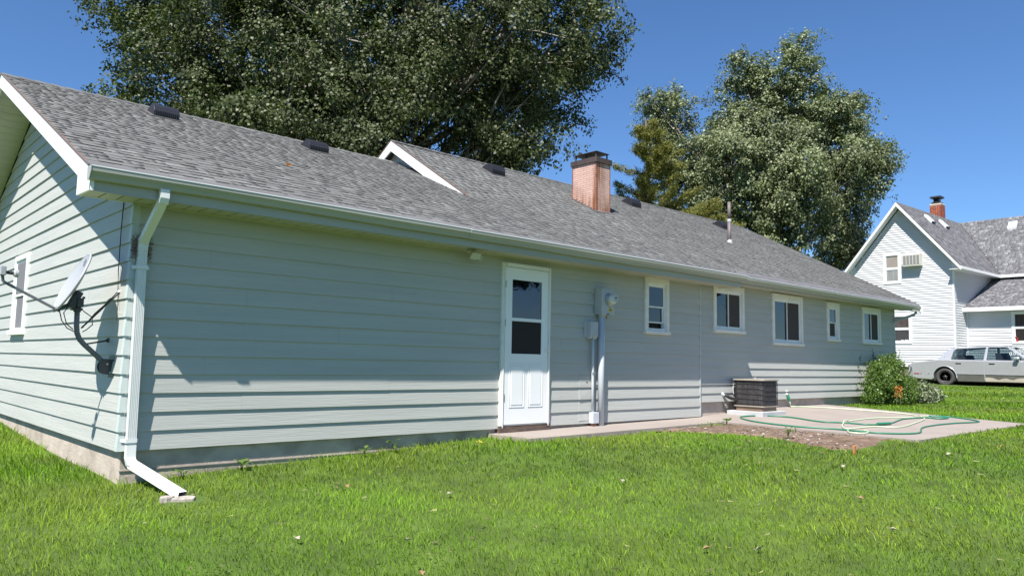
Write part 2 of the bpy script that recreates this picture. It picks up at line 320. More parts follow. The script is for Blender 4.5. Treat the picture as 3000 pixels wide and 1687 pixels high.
# bare soil bed in the corner between walkway and patio
BED = [(6.9,-.79),(7.35,-1.15),(7.7,-1.75),(7.75,-2.3),(7.45,-2.9),(7.35,-3.35),(7.7,-3.6),(8.3,-3.6),(8.995,-3.4),(8.995,-.79)]
def in_bed(x, y):
    x = np.asarray(x); y = np.asarray(y); c = np.zeros(x.shape, bool); n = len(BED)
    for i in range(n):
        (x1, y1), (x2, y2) = BED[i], BED[(i+1) % n]
        k = ((y1 > y) != (y2 > y)) & (x < (x2-x1)*(y-y1)/(y2-y1+1e-12)+x1); c ^= k
    return c
def bedz(x, y): return np.minimum(ground(x, y)+.022, pz(x, y)-.02)
xs = np.arange(5.8, 9.01, .08); ys = np.arange(-3.95, -.74, .08); X, Y = np.meshgrid(xs, ys, indexing='ij')
I = np.arange(X.size).reshape(X.shape); F = np.stack([I[:-1, :-1].ravel(), I[1:, :-1].ravel(), I[1:, 1:].ravel(), I[:-1, 1:].ravel()], 1)
cx = X.ravel()[F].mean(1); cy = Y.ravel()[F].mean(1); F = F[in_bed(cx, cy)]
_in = np.minimum.reduce([in_bed(X.ravel()+a, Y.ravel()+b).astype(float) for a, b in ((.09, 0), (-.09, 0), (0, .09), (0, -.09))]); _in = np.where((X.ravel() > 8.85) | (Y.ravel() > -.95), 1, _in)
bulk('soil_bed', np.stack([X.ravel(), Y.ravel(), bedz(X.ravel(), Y.ravel())+rng.normal(0, .005, X.size)-.05*(1-_in)], 1), F, 'dirtm', kind='structure')
n = 1100; x = rng.uniform(6.2, 8.95, n); y = rng.uniform(-3.7, -.85, n); k = in_bed(x, y) & (np.sin(x*2.3+1)*np.cos(y*2.9) > -.35); x, y = x[k], y[k]; n = len(x)
a = rng.uniform(0, 2*PI, n); L = rng.uniform(.008, .028, n); W = rng.uniform(.004, .011, n); z = bedz(x, y)+.008
ca, sa = np.cos(a), np.sin(a); V = np.stack([np.stack([x+sx*L*ca-sy*W*sa, y+sx*L*sa+sy*W*ca, z+rng.uniform(-.004, .008, n)], 1) for sx, sy in ((-1,-1),(1,-1),(1,1),(-1,1))], 1).reshape(-1, 3)
bulk('wood_chips', V, np.arange(n*4).reshape(-1, 4), 'chipm', rng.uniform(.25, 1.2, n), kind='stuff', label='pale wood chips scattered over the bare soil bed beside the patio', category='wood chips')

# ------------------------------------------------------------------ THE RANCH HOUSE
house = thing('ranch_house', 'long single storey ranch house with grey green lap siding and grey shingle roof', 'house', (0, 0, 0))
RC = .03       # recess of the right half of the wall
XE = 18.28     # far end of the long wall
YR = 4.63      # ridge
XG = 5.9       # left rake of the raised roof
def H(X, Y):
    X = np.asarray(X, float); Y = np.asarray(Y, float); Y = np.where(Y > YR, 2*YR-Y, Y)
    g = 2.5+.435*(Y+.5); st = 2.5+.517*(Y+.5); kk = 2.5+.435*(np.minimum(Y, 2.3)+.5)+np.maximum(0, Y-2.3)*.614
    w_ = np.clip((X-5.9)/4, 0, 1); return np.where(X < XG, g, kk*(1-w_)+st*w_)
def h(x, y): return float(H(x, y))
# openings on the long wall: x0, x1, z0, z1
DOOR = (4.70, 5.645, .01, 2.25)
W1 = (7.86, 8.52, 1.40, 2.335); W2 = (9.93, 10.98, 1.51, 2.385); W3 = (12.05, 13.32, 1.34, 2.375); W4 = (14.47, 15.07, 1.49, 2.355); W5 = (16.31, 17.36, 1.48, 2.365)
GW = (4.50, 5.36, 1.17, 2.28)   # gable window (y0,y1,z0,z1)

def core_wall(name, P, U, N, u0, u1, z0, z1, holes, th, m):
    """solid wall behind the siding with real openings"""
    us = sorted({u0, u1, *[v for hh in holes for v in (hh[0]+.05, hh[1]-.05)]}); zs = sorted({z0, z1, *[v for hh in holes for v in (hh[2]+.05, hh[3]-.05)]})
    us = [v for v in us if u0 <= v <= u1]; zs = [v for v in zs if z0 <= v <= z1]; mb = MB(); P, U, N = map(Vector, (P, U, N))
    for a, b in zip(us, us[1:]):
        for c, d in zip(zs, zs[1:]):
            mu, mz = (a+b)/2, (c+d)/2
            if any(hh[0]+.04 < mu < hh[1]-.04 and hh[2]+.04 < mz < hh[3]-.04 for hh in holes): continue
            Z = Vector((0, 0, 1)); q = [P+U*a+Z*c, P+U*b+Z*c, P+U*b+Z*c-N*th, P+U*a+Z*c-N*th]; mb.hexa(q+[p+Z*(d-c) for p in q])
    return mb.build(name, m, house)
core_wall('wall', (0, .012, 0), (1, 0, 0), (0, -1, 0), .012, 9.46, .0, 2.36, [DOOR, W1], .1, 'core')
core_wall('wall', (0, RC+.012, 0), (1, 0, 0), (0, -1, 0), 9.46, XE, .24, 2.42, [W2, W3, W4, W5], .1, 'core')
core_wall('wall', (.012, 0, 0), (0, 1, 0), (-1, 0, 0), .13, 9.25, .0, 2.36, [GW], .1, 'core')
MB().prism([(.012, .0, 2.36), (.012, 9.26, 2.36), (.012, YR, h(0, YR)-.08)], (.1, 0, 0)).build('gable_wall', 'core', house)
MB().prism([(XE-.012, RC, 0), (XE-.012, 9.26, 0), (XE-.012, 9.26, 2.36), (XE-.012, YR, h(18, YR)-.1), (XE-.012, RC, 2.36)], (-.1, 0, 0)).build('gable_wall', 'siding_y', house)
MB().box((0, 9.26, -.2), (XE, 9.16, 2.4)).build('wall', 'siding_x', house)

def lap_board(mb, P, U, N, a0, a1, z0, z1, zc0, ex, b0=None, b1=None, sag=0.):
    """piece of a lap board between z0 and z1 of a course starting at zc0; a*: bottom ends, b*: top ends"""
    if b0 is None: b0, b1 = a0, a1
    off = lambda z: (.022-.017*(z-zc0)/ex) if ex > .11 else (.030-.026*(z-zc0)/ex)
    P, U, N = map(Vector, (P, U, N)); Z = Vector((0, 0, 1))
    Q = [P+U*a0+Z*z0+N*off(z0), P+U*a1+Z*z0+N*off(z0), P+U*a1+Z*z0-N*.008, P+U*a0+Z*z0-N*.008,
         P+U*b0+Z*z1+N*off(z1), P+U*b1+Z*z1+N*off(z1), P+U*b1+Z*z1-N*.008, P+U*b0+Z*z1-N*.008]
    mb.hexa(Q)
def side_wall(P, U, N, u0, u1, z0, ztop, ex, holes, seam, m, lim=None, parent=house, name='siding_board', jitter=.0012):
    k = 0; z = z0
    while z < ztop-.01:
        zt = min(z+ex, ztop)
        if lim:
            la, lb = lim(z); ta, tb = lim(min(zt, ztop)-.0)
            if lb-la < .1: break
            if tb < ta: ta = tb = (ta+tb)/2
        else: la, lb, ta, tb = u0, u1, u0, u1
        st = seam[k % len(seam)]; cuts = [la]+[c for c in np.arange(la+st, lb-.25, 3.66)]+[lb]
        # hole edges also end a board
        hs = [hh for hh in holes if hh[2]+.022 < zt and hh[3]-.022 > z]
        full = [hh for hh in hs if hh[2] <= z+.004 and hh[3] >= zt-.004]
        for a, b in zip(cuts, cuts[1:]):
            spans = [(a, b)]
            for hh in full:
                ns = []
                for (p, q) in spans:
                    if hh[1] <= p or hh[0] >= q: ns.append((p, q)); continue
                    if hh[0]+.02 > p: ns.append((p, hh[0]+.02))
                    if hh[1]-.02 < q: ns.append((hh[1]-.02, q))
                spans = ns
            for (p, q) in spans:
                if q-p < .03: continue
                mb = MB(); part = [hh for hh in hs if hh not in full and hh[1] > p and hh[0] < q]
                dn = random.uniform(-jitter, jitter); PP = Vector(P)+Vector(N)*dn
                t0 = p if p > la else ta; t1 = q if q < lb else tb
                t0 = min(max(t0, ta), q-.001) if lim else p; t1 = max(min(t1, tb), t0+.001) if lim else q
                if not part: lap_board(mb, PP, U, N, p+.0006, q-.0006, z, zt, z, ex, t0+.0006, t1-.0006)
                else:
                    ed = sorted({p, q, *[min(max(v, p), q) for hh in part for v in (hh[0]+.02, hh[1]-.02)]})
                    for c, d in zip(ed, ed[1:]):
                        mid = (c+d)/2; inh = [hh for hh in part if hh[0]+.02 < mid < hh[1]-.02]
                        if inh:
                            hh = inh[0]
                            if hh[3]-.02 < zt and hh[2] < z+.01: lap_board(mb, PP, U, N, c, d, hh[3]-.02, zt, z, ex)
                            elif hh[2]+.02 > z: lap_board(mb, PP, U, N, c, d, z, hh[2]+.02, z, ex)
                        else: lap_board(mb, PP, U, N, c, d, z, zt, z, ex)
                if mb.v: mb.build(name, m, parent)
        z = zt; k += 1
side_wall((0, 0, 0), (1, 0, 0), (0, -1, 0), .045, 9.47, 0, 2.36, .178, [DOOR, W1, (6.29, 6.64, .04, .715)], [2.2, 3.66, 1.1, 2.9, .7, 3.1], 'siding_x')
side_wall((0, RC, 0), (1, 0, 0), (0, -1, 0), 9.485, XE-.01, .243, 2.415, .1535, [W2, W3, W4, W5], [.9, 2.6, 1.7, 3.3, .5], 'siding_x')
rk = lambda z: ((z+.21-2.5)/.435-.5+.02, 2*YR-((z+.21-2.5)/.435-.5)-.02)
limg = lambda z: (max(.045, rk(z)[0]), min(9.25, rk(z)[1]))
side_wall((0, 0, 0), (0, 1, 0), (-1, 0, 0), .045, 9.25, 0, 4.50, .178, [GW], [2.55, 1.3, 3.1, 2.0, .9, 3.5, 1.7], 'siding_y', lim=limg)
# patched pieces of siding beside the meter conduit
for i, z0 in enumerate((.04, .178, .356, .534)):
    z1 = (.178, .356, .534, .712)[i]; mb = MB(); x1 = 6.61+(.01 if i % 2 else 0)
    mb.hexa([(6.296, -.024-.006*(i == 2), z0), (x1, -.022, z0+.008*(i == 0)), (x1, .0, z0), (6.296, .0, z0), (6.296, -.007, z1-.004), (x1, -.007, z1-.004), (x1, .0, z1-.004), (6.296, .0, z1-.004)])
    mb.build('siding_patch', 'siding_x', house)
MB().lathe([(.011, 0), (.011, .004)], (6.47, -.019, .61), (0, -1, 0), 10).build('drill_hole', 'black', house)
# folded metal corner caps, one per course
for k in range(14):
    z0 = k*.178; z1 = min(z0+.178, 2.36); a, b = .024, .010; L = .052
    mb = MB(); mb.add([(-a, L, z0), (-a, -a, z0), (L, -a, z0), (-b, L, z1), (-b, -b, z1), (L, -b, z1), (-.0, L, z0), (0, 0, z0), (L, 0, z0)],
                      [(0, 1, 4, 3), (1, 2, 5, 4), (0, 6, 7, 1), (1, 7, 8, 2)])
    # small torn tab below the cap
    if k > 0: mb.add([(.012, -a-.001, z0), (.046, -a-.001, z0), (.040, -a+.004, z0-.018), (.026, -a+.004, z0-.024)], [(0, 1, 2, 3)])
    mb.build('corner_cap', 'corner', house)
for k in range(14):
    z0 = .243+k*.1535; mb = MB().box((XE-.03, RC-.022, z0), (XE+.006, RC+.1, min(z0+.150, 2.4))); mb.build('corner_cap', 'corner', house)
mb = MB().box((9.455, -.02, 0), (9.482, RC-.004, 2.36)); mb.build('corner_board', 'corner', house)
# foundation
mb = MB().box((.03, .03, -.75), (9.45, .18, -.003)); mb.build('foundation', 'found', house)
mb = MB().box((9.45, RC+.04, -.6), (XE-.02, RC+.2, .238)); mb.build('foundation', 'found', house)
mb = MB().box((.033, .18, -.75), (.18, 9.2, -.003)); mb.build('foundation', 'found', house)
MB().box((.02, .02, -.19), (9.3, .032, -.182)).build('parge_line', 'conc', house)

# ---- roof: base slabs, shingle courses
roof = D.objects.new('roof', None); COL.objects.link(roof); roof.parent = house
def roof_base(x0, x1, fn, th=.05, name='roof_deck', ny=8, side=0, ye=.47):
    mb = MB(); nx = max(1, int((x1-x0)/1.0))
    ylist = [(-ye+(YR+ye)*j/ny) for j in range(ny+1)] if side == 0 else [(YR+(YR+.47)*j/ny) for j in range(ny+1)]
    vs = []; fs = []
    for i in range(nx+1):
        X = x0+(x1-x0)*i/nx
        for Y in ylist: z = fn(X, Y)-.012; vs += [(X, Y, z), (X, Y, z-th)]
    ix = lambda i, j, k: (i*(ny+1)+j)*2+k
    for i in range(nx):
        for j in range(ny): fs += [(ix(i,j,0), ix(i+1,j,0), ix(i+1,j+1,0), ix(i,j+1,0)), (ix(i,j,1), ix(i,j+1,1), ix(i+1,j+1,1), ix(i+1,j,1))]
    for j in range(ny): fs += [(ix(0,j,0), ix(0,j+1,0), ix(0,j+1,1), ix(0,j,1)), (ix(nx,j,1), ix(nx,j+1,1), ix(nx,j+1,0), ix(nx,j,0))]
    for i in range(nx): fs += [(ix(i,0,1), ix(i+1,0,1), ix(i+1,0,0), ix(i,0,0))]
    return mb.add(vs, fs).build(name, 'roofbase', roof)
gr = lambda X, Y: 2.5+.435*((Y if Y < YR else 2*YR-Y)+.5)
for sd in (0, 1):
    roof_base(-.5, 6.1, gr, side=sd); roof_base(XG+.001, 10.12, lambda X, Y: h(max(X, XG+.001), Y)+.001, side=sd); roof_base(10.12, 18.8, lambda X, Y: h(max(X, XG+.001), Y)+.001, side=sd, ye=.34)
CAMP = np.array([-2.2169, -7.765, .895])
def shingles(parent, xa, xb, Hf, y0, y1, ex, pal, m, nsep, name='shingle', skip=None, xlim=None, wr=(.07, .22), thick=(.005, .010)):
    """tabs laid course by course; the nsep nearest are objects, the rest one mesh"""
    tabs = []; ny = int((y1-y0)/ex)+1
    for j in range(ny):
        Y = y0+j*ex; Y2 = min(Y+ex*1.03, y1)
        if Y2-Y < .02: continue
        A, B = (xa, xb) if xlim is None else xlim(Y)
        x = A-random.uniform(0, .15); alt = random.random() < .5
        while x < B:
            wd = random.uniform(*wr); x0, x1 = max(x, A), min(x+wd, B); x += wd
            if x1-x0 < .01: continue
            if skip and skip((x0+x1)/2, Y): continue
            alt = not alt
            t = thick[1] if alt else thick[0]
            sh = random.choice(pal)*(1.0 if alt else .92)*random.uniform(.93, 1.07)
            tabs.append((x0, x1, Y, Y2, t+random.uniform(-.001, .002), sh))
    T = np.array(tabs); X0, X1, Ya, Yb, t, sh = T.T; e = .0012
    jit = rng.normal(0, .0025, len(T))
    z00 = Hf(X0, Ya); z10 = Hf(X1, Ya); z01 = Hf(X0, Yb); z11 = Hf(X1, Yb)
    V = np.stack([np.stack([X0+e, Ya+jit, z00+t], 1), np.stack([X1-e, Ya+jit, z10+t], 1), np.stack([X1-e, Yb, z11+.001], 1), np.stack([X0+e, Yb, z01+.001], 1),
                  np.stack([X0+e, Ya+jit+.001, z00-.010], 1), np.stack([X1-e, Ya+jit+.001, z10-.010], 1), np.stack([X1-e, Yb, z11-.008], 1), np.stack([X0+e, Yb, z01-.008], 1)], 1)
    fq = np.array([(0, 1, 2, 3), (4, 5, 1, 0), (5, 6, 2, 1), (7, 4, 0, 3)])
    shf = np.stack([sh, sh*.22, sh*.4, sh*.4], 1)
    c = V[:, 0]; d = np.linalg.norm(c-CAMP, axis=1)/np.sqrt((X1-X0)*1.0+.02)
    # individual pieces: largest in the picture (near, wide), inside the frame
    rel = c-CAMP; zc = rel@np.array(f); xc = rel@np.array(r2); yc = rel@np.array(u2)
    vis = (np.abs(xc/zc) < .66) & (yc/zc < .37)
    order = np.argsort(np.where(vis, d, 1e9))[:nsep]; mask = np.zeros(len(T), bool); mask[order] = True
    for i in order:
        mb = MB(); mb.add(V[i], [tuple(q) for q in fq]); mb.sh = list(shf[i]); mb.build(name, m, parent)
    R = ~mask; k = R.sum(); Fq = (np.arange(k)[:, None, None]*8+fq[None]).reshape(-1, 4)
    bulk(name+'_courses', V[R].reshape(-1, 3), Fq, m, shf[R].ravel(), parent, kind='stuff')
PAL = [.84, .88, .92, .95, .98, 1, 1, 1, 1.02, 1.05, 1.08, 1.12, 1.18, 1.34]
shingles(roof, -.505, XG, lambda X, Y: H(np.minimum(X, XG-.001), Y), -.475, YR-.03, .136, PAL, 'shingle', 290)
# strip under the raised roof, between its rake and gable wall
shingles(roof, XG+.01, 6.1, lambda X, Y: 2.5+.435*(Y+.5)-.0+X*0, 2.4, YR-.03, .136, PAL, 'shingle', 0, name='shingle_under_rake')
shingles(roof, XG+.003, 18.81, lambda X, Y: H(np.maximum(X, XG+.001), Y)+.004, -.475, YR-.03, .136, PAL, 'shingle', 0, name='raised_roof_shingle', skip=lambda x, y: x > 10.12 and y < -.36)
def ridge_caps(x0, x1, fz, ex=.2):
    x = x0
    while x < x1:
        z = fz(x); s = random.choice(PAL)*.9; dy = .14; dz = .435*dy; mb = MB()
        x2 = min(x+ex+.02, x1); zz = z+.014
        mb.add([(x, YR-dy, zz-dz), (x2, YR-dy, zz-dz-.006), (x2, YR, zz-.006), (x, YR, zz+.006), (x2, YR+dy, zz-dz-.006), (x, YR+dy, zz-dz),
                (x, YR-dy, zz-dz-.012), (x, YR, zz-.008), (x, YR+dy, zz-dz-.012), (x2, YR-dy, zz-dz-.015)], [(0, 1, 2, 3), (3, 2, 4, 5), (6, 0, 3, 7), (7, 3, 5, 8), (6, 9, 1, 0)], s)
        mb.build('ridge_cap', 'shingle', roof); x += ex
ridge_caps(-.51, XG, lambda x: gr(x, YR)); ridge_caps(XG, 18.81, lambda x: h(x+.01, YR))
# brown drip edge under the shingles along the near rake
for sgn in (1, -1):
    yy = lambda Y: Y if sgn == 1 else 2*YR-Y
    MB().prism([(-.512, yy(-.49), gr(0, -.49)-.012), (-.512, YR, gr(0, YR)-.012), (-.512, YR, gr(0, YR)+.004), (-.512, yy(-.49), gr(0, -.49)+.004)], (.03, 0, 0)).build('drip_edge', 'drip', house)
    MB().prism([(-.505, yy(-.49), gr(0, -.49)-.20), (-.505, YR, gr(0, YR)-.20), (-.505, YR, gr(0, YR)-.013), (-.505, yy(-.49), gr(0, -.49)-.013)], (.028, 0, 0)).build('rake_fascia', 'fascia', house)
# raised roof left rake: fascia, soffit, small gable wall
ya = 2.32
MB().prism([(XG-.006, ya, gr(0, ya)+.0), (XG-.006, 3.55, gr(0, 3.55)+.01), (XG-.006, 3.55, h(6, 3.55)-.21), (XG-.006, YR, h(6, YR)-.21), (XG-.006, YR, h(6, YR)-.008), (XG-.006, ya, h(6, ya)-.004)], (.028, 0, 0)).build('rake_fascia', 'fascia', house)
MB().prism([(XG-.006, 2*YR-ya, gr(0, ya)), (XG-.006, YR, h(6, YR)-.21), (XG-.006, YR, h(6, YR)-.008), (XG-.006, 2*YR-ya, h(6, ya)-.004)], (.028, 0, 0)).build('rake_fascia', 'fascia', house)
MB().prism([(XG-.014, ya-.1, h(6, ya-.1)-.006), (XG-.014, YR, h(6, YR)-.006), (XG-.014, YR, h(6, YR)+.012), (XG-.014, ya-.1, h(6, ya-.1)+.012)], (.03, 0, 0)).build('drip_edge', 'drip', house)
MB().prism([(XG-.014, 2*YR-ya+.1, h(6, ya-.1)-.006), (XG-.014, YR, h(6, YR)-.006), (XG-.014, YR, h(6, YR)+.012), (XG-.014, 2*YR-ya+.1, h(6, ya-.1)+.012)], (.03, 0, 0)).build('drip_edge', 'drip', house)
for k in range(6):
    z0 = 4.02+k*.178
    ylo = max((z0-2.5)/.435-.5, 2.3); half = YR-(z0+.2-h(6.2, YR))/.614
    a = max(2.4, YR-(h(6.2, YR)-.12-z0)/.614); MB().hexa([(6.08, a, z0), (6.08, 2*YR-a, z0), (6.12, 2*YR-a, z0), (6.12, a, z0), (6.093, min(YR-.01, a+.29), z0+.178), (6.093, max(YR+.01, 2*YR-a-.29), z0+.178), (6.12, max(YR+.01, 2*YR-a-.29), z0+.178), (6.12, min(YR-.01, a+.29), z0+.178)]).build('siding_board', 'siding_y', house)
MB().prism([(XG+.03, 3.2, h(6, 3.2)-.11), (XG+.03, YR, h(6, YR)-.11), (6.1, YR, h(6, YR)-.11), (6.1, 3.2, h(6, 3.2)-.11)], (0, 0, .03)).build('rake_soffit', 'soffit', house)
MB().box((XG+.02, 3.53, gr(0, 3.53)), (6.09, 3.56, h(6, 3.55)-.10)).build('soffit_return', 'soffit', house)
# far rake
MB().prism([(18.79, -.49, h(18, -.49)-.20), (18.79, YR, h(18, YR)-.20), (18.79, YR, h(18, YR)-.013), (18.79, -.49, h(18, -.49)-.013)], (.025, 0, 0)).build('rake_fascia', 'fascia', house)
MB().prism([(XE, -.45, h(18, -.45)-.17), (18.79, -.45, h(18, -.45)-.17), (18.79, YR, h(18, YR)-.17), (XE, YR, h(18, YR)-.17)], (0, 0, .02)).build('rake_soffit', 'soffit', house)
# near rake soffit: ribbed panels following the slope
Y = -.02
while Y < 2*YR:
    Y2 = min(Y+.147, 2*YR); 
    if Y < YR < Y2: Y2 = YR
    z0, z1 = gr(0, Y)-.125, gr(0, Y2)-.125
    MB().hexa([(-.48, Y+.006, z0), (-.008, Y+.006, z0), (-.008, Y2-.006, z1), (-.48, Y2-.006, z1), (-.48, Y+.006, z0+.012), (-.008, Y+.006, z0+.012), (-.008, Y2-.006, z1+.012), (-.48, Y2-.006, z1+.012)]).build('soffit_panel', 'soffit', house); Y = Y2
MB().hexa([(-.48, -.02, gr(0, -.02)-.11), (0, -.02, gr(0, -.02)-.11), (0, YR, gr(0, YR)-.11), (-.48, YR, gr(0, YR)-.11), (-.48, -.02, gr(0, -.02)-.10), (0, -.02, gr(0, -.02)-.10), (0, YR, gr(0, YR)-.10), (-.48, YR, gr(0, YR)-.10)]).build('soffit_backing', 'core', house)
# boxed eave end (return) at the near corner
MB().prism([(-.503, -.452, 2.315), (-.503, -.02, 2.330), (-.503, -.02, gr(0, -.02)-.198), (-.503, -.452, gr(0, -.45)-.198)], (.025, 0, 0)).build('eave_return', 'fascia', house)
MB().box((-.503, -.018, 2.33), (-.003, -.004, 2.62)).build('eave_return', 'fascia', house)
# eave soffit panels
def soff(x0, x1, y0, y1, z, name='soffit_panel', w_=.152):
    x = x0
    while x < x1-.01:
        x2 = min(x+w_, x1); MB().box((x+.007, y0, z), (x2-.007, y1, z+.010)).build(name, 'soffit', house); x = x2
    MB().box((x0, y0, z+.011), (x1, y1, z+.018)).build('soffit_backing', 'drip', house)
soff(-.478, 10.1, -.448, .0, 2.335); soff(10.102, 18.76, -.318, RC, 2.405)
MB().box((10.09, -.45, 2.30), (10.10, RC, 2.405)).build('eave_step', 'trimwood', house)
MB().box((-.505, -.475, 2.305), (10.1, -.45, 2.50)).build('fascia_board', 'gutter', house)
MB().box((10.1, -.345, 2.375), (18.79, -.32, 2.53)).build('fascia_board', 'gutter', house)
MB().box((.02, -.03, 2.315), (9.45, -.0, 2.334)).build('frieze_strip', 'soffit', house)
# gutter: K-profile in runs, guard and bright lip
def gutter(x0, x1, dz=0, dy=0):
    pr = [(-.477, 2.500), (-.477, 2.395), (-.535, 2.395), (-.545, 2.402), (-.552, 2.425), (-.572, 2.450), (-.585, 2.462), (-.588, 2.503), (-.578, 2.503), (-.576, 2.468), (-.545, 2.44), (-.530, 2.405), (-.487, 2.405), (-.487, 2.5)]
    n_ = len(pr); st = int((x1-x0)/1.2)+1; mb = MB(); vs = []; fs = []
    for i in range(st+1):
        X = x0+(x1-x0)*i/st; wv = .0035*math.sin(X*1.7)+.002*math.sin(X*4.1)
        vs += [(X, y+dy, z+dz+wv) for y, z in pr]
    for i in range(st):
        for j in range(n_): fs.append((i*n_+j, (i+1)*n_+j, (i+1)*n_+(j+1) % n_, i*n_+(j+1) % n_))
    fs += [tuple(range(n_)), tuple(range(st*n_, (st+1)*n_))[::-1]]; g = mb.add(vs, fs).build('gutter', 'gutter', house)
    MB().box((x0, -.592+dy, 2.498+dz), (x1, -.572+dy, 2.506+dz)).build('gutter_lip', 'lip', g)
    mb = MB(); a = x0
    mb.hexa([(x0, -.572+dy, 2.500+dz), (x1, -.572+dy, 2.500+dz), (x1, -.40+dy*.7, 2.566+dz+dy*.35), (x0, -.40+dy*.7, 2.566+dz+dy*.35), (x0, -.572+dy, 2.507+dz), (x1, -.572+dy, 2.507+dz), (x1, -.40+dy*.7, 2.574+dz+dy*.35), (x0, -.40+dy*.7, 2.574+dz+dy*.35)])
    mb.build('gutter_guard', 'guard', g)
gutter(-.53, 3.70); gutter(3.685, 10.12, -.004, -.004); gutter(10.14, 14.0, .006, .13); gutter(13.99, 18.82, .003, .128)
MB().prism([(-.536, -.477, 2.39), (-.536, -.552, 2.39), (-.536, -.59, 2.45), (-.536, -.592, 2.506), (-.536, -.477, 2.506)], (.006, 0, 0)).build('gutter_end_cap', 'gutter', house)
MB().prism([(18.82, -.349, 2.39), (18.82, -.424, 2.39), (18.82, -.462, 2.45), (18.82, -.464, 2.508), (18.82, -.349, 2.508)], (.006, 0, 0)).build('gutter_end_cap', 'gutter', house)

# downspouts: corrugated rectangular tube
def rect_prof(wx, wy, ribs=5, d=.004):
    P = []
    def edge(a, b, nrm):
        for i in range(ribs*2+1):
            t = (i+.5)/(ribs*2+1); k = d if i % 2 else 0
            P.append((a[0]+(b[0]-a[0])*(i/(ribs*2+1))-nrm[0]*k, a[1]+(b[1]-a[1])*(i/(ribs*2+1))-nrm[1]*k))
            P.append((a[0]+(b[0]-a[0])*((i+1)/(ribs*2+1))-nrm[0]*k, a[1]+(b[1]-a[1])*((i+1)/(ribs*2+1))-nrm[1]*k))
    c = [(-wx, -wy), (wx, -wy), (wx, wy), (-wx, wy)]; nr = [(0, -1), (1, 0), (0, 1), (-1, 0)]
    for i in range(4): edge(c[i], c[(i+1) % 4], nr[i])
    return P
dsp = D.objects.new('downspout', None); COL.objects.link(dsp); dsp.parent = house
DW, DD = .040, .030
MB().sweep(rect_prof(DW, DD), [(.075, -.063, 1.93), (.085, -.063, -.03)], up=(0, 1, 0), cap=False).build('spout_tube', 'downs', dsp)
MB().sweep(rect_prof(DW, DD, 0), [(.095, -.525, 2.40), (.095, -.525, 2.325), (.093, -.505, 2.28)], up=(0, 1, 0)).build('outlet', 'downs', dsp)
MB().sweep(rect_prof(DW*.96, DD*.96, 0), [(.093, -.50, 2.295), (.09, -.43, 2.235), (.08, -.14, 2.02), (.077, -.085, 1.975)], up=(0, .6, .8)).build('offset_tube', 'downs', dsp)
MB().sweep(rect_prof(DW*1.04, DD*1.04, 3), [(.077, -.10, 1.99), (.076, -.068, 1.95), (.075, -.063, 1.88)], up=(0, 1, 0)).build('elbow', 'downs', dsp)
MB().sweep(rect_prof(DW*1.04, DD*1.04, 0), [(.085, -.063, .06), (.085, -.064, -.055), (.088, -.085, -.095), (.10, -.13, -.125)], up=(0, 1, 0)).build('elbow', 'downs', dsp)
MB().sweep(rect_prof(DW*1.0, DD*1.1, 0), [(.094, -.11, -.112), (.30, -.84, -.315)], up=(0, 0, 1), cap=False).build('extension', 'downs', dsp)
MB().obox((.297, -.832, -.312), (1, -.28, 0), (.27, .93, -.30), (0, .3, .95), .036, .002, .028).build('mouth_shade_plate', 'interior', dsp)  # near-black plate stands in for the shade inside the open tube end
for z in (1.72, .10):
    mb = MB().box((.075-DW-.006, -.10, z-.018), (.082+DW+.006, -.0965, z+.018)); mb.box((.075-DW-.006, -.0965, z-.018), (.075-DW-.003, -.02, z+.018)); mb.box((.082+DW+.003, -.0965, z-.018), (.082+DW+.006, -.02, z+.018))
    for sx in (-1, 1): mb.lathe([(.020, 0), (.020, .004)], (.079+sx*(DW+.022), -.024, z), (0, -1, 0), 12)
    mb.build('strap', 'downs', dsp)
ds2 = D.objects.new('downspout', None); COL.objects.link(ds2); ds2.parent = house
MB().sweep(rect_prof(DW, DD), [(XE-.06, .055, 2.06), (XE-.06, .055, .25)], up=(0, 1, 0)).build('spout_tube', 'gutter', ds2)
MB().sweep(rect_prof(DW*.96, DD*.96, 0), [(XE+.30, -.40, 2.41), (XE+.30, -.40, 2.33), (XE+.27, -.35, 2.27), (XE-.03, -.02, 2.12), (XE-.06, .05, 2.05)], up=(0, 0.2, 1)).build('offset_tube', 'gutter', ds2)

# ---- roof fittings (parts of the house)
def roof_vent(X, Y, wv=.36, dv=.33):
    """black slant-back louver: base at its lower edge X,Y centre"""
    s = (h(X, Y+.1)-h(X, Y))/.1; z0 = h(X, Y)+.01; z1 = h(X, Y+dv)+.012; a, b = X-wv/2, X+wv/2; t = .15 if X < 5 else .185
    v = D.objects.new('roof_vent', None); COL.objects.link(v); v.parent = house
    mb = MB(); sidep = [(Y, z0), (Y-.012, z0+t*.55), (Y+.02, z0+t), (Y+.11, z0+t+.06), (Y+dv, z1+.01), (Y+dv, z1)]
    mb.prism([(a, y, z) for y, z in sidep], (wv, 0, 0)); mb.build('hood', 'black', v, bevel=.012)
    MB().hexa([(a-.05, Y-.05, h(X, Y-.05)+.012), (b+.05, Y-.05, h(X, Y-.05)+.012), (b+.05, Y+dv+.05, h(X, Y+dv+.05)+.012), (a-.05, Y+dv+.05, h(X, Y+dv+.05)+.012), (a-.05, Y-.05, h(X, Y-.05)+.016), (b+.05, Y-.05, h(X, Y-.05)+.016), (b+.05, Y+dv+.05, h(X, Y+dv+.05)+.016), (a-.05, Y+dv+.05, h(X, Y+dv+.05)+.016)]).build('flange', 'roofbase', v)
    for k in range(12):
        xx = a+.02+k*(wv-.04)/11.; MB().box((xx-.004, Y-.022, z0+.004), (xx+.004, Y-.004, z0+t*.6)).build('louver_fin', 'black', v)
for X, Y in ((1.41, 3.70), (3.86, 3.68), (7.98, 3.80), (12.35, 3.68), (16.2, 3.60)): roof_vent(X, Y)
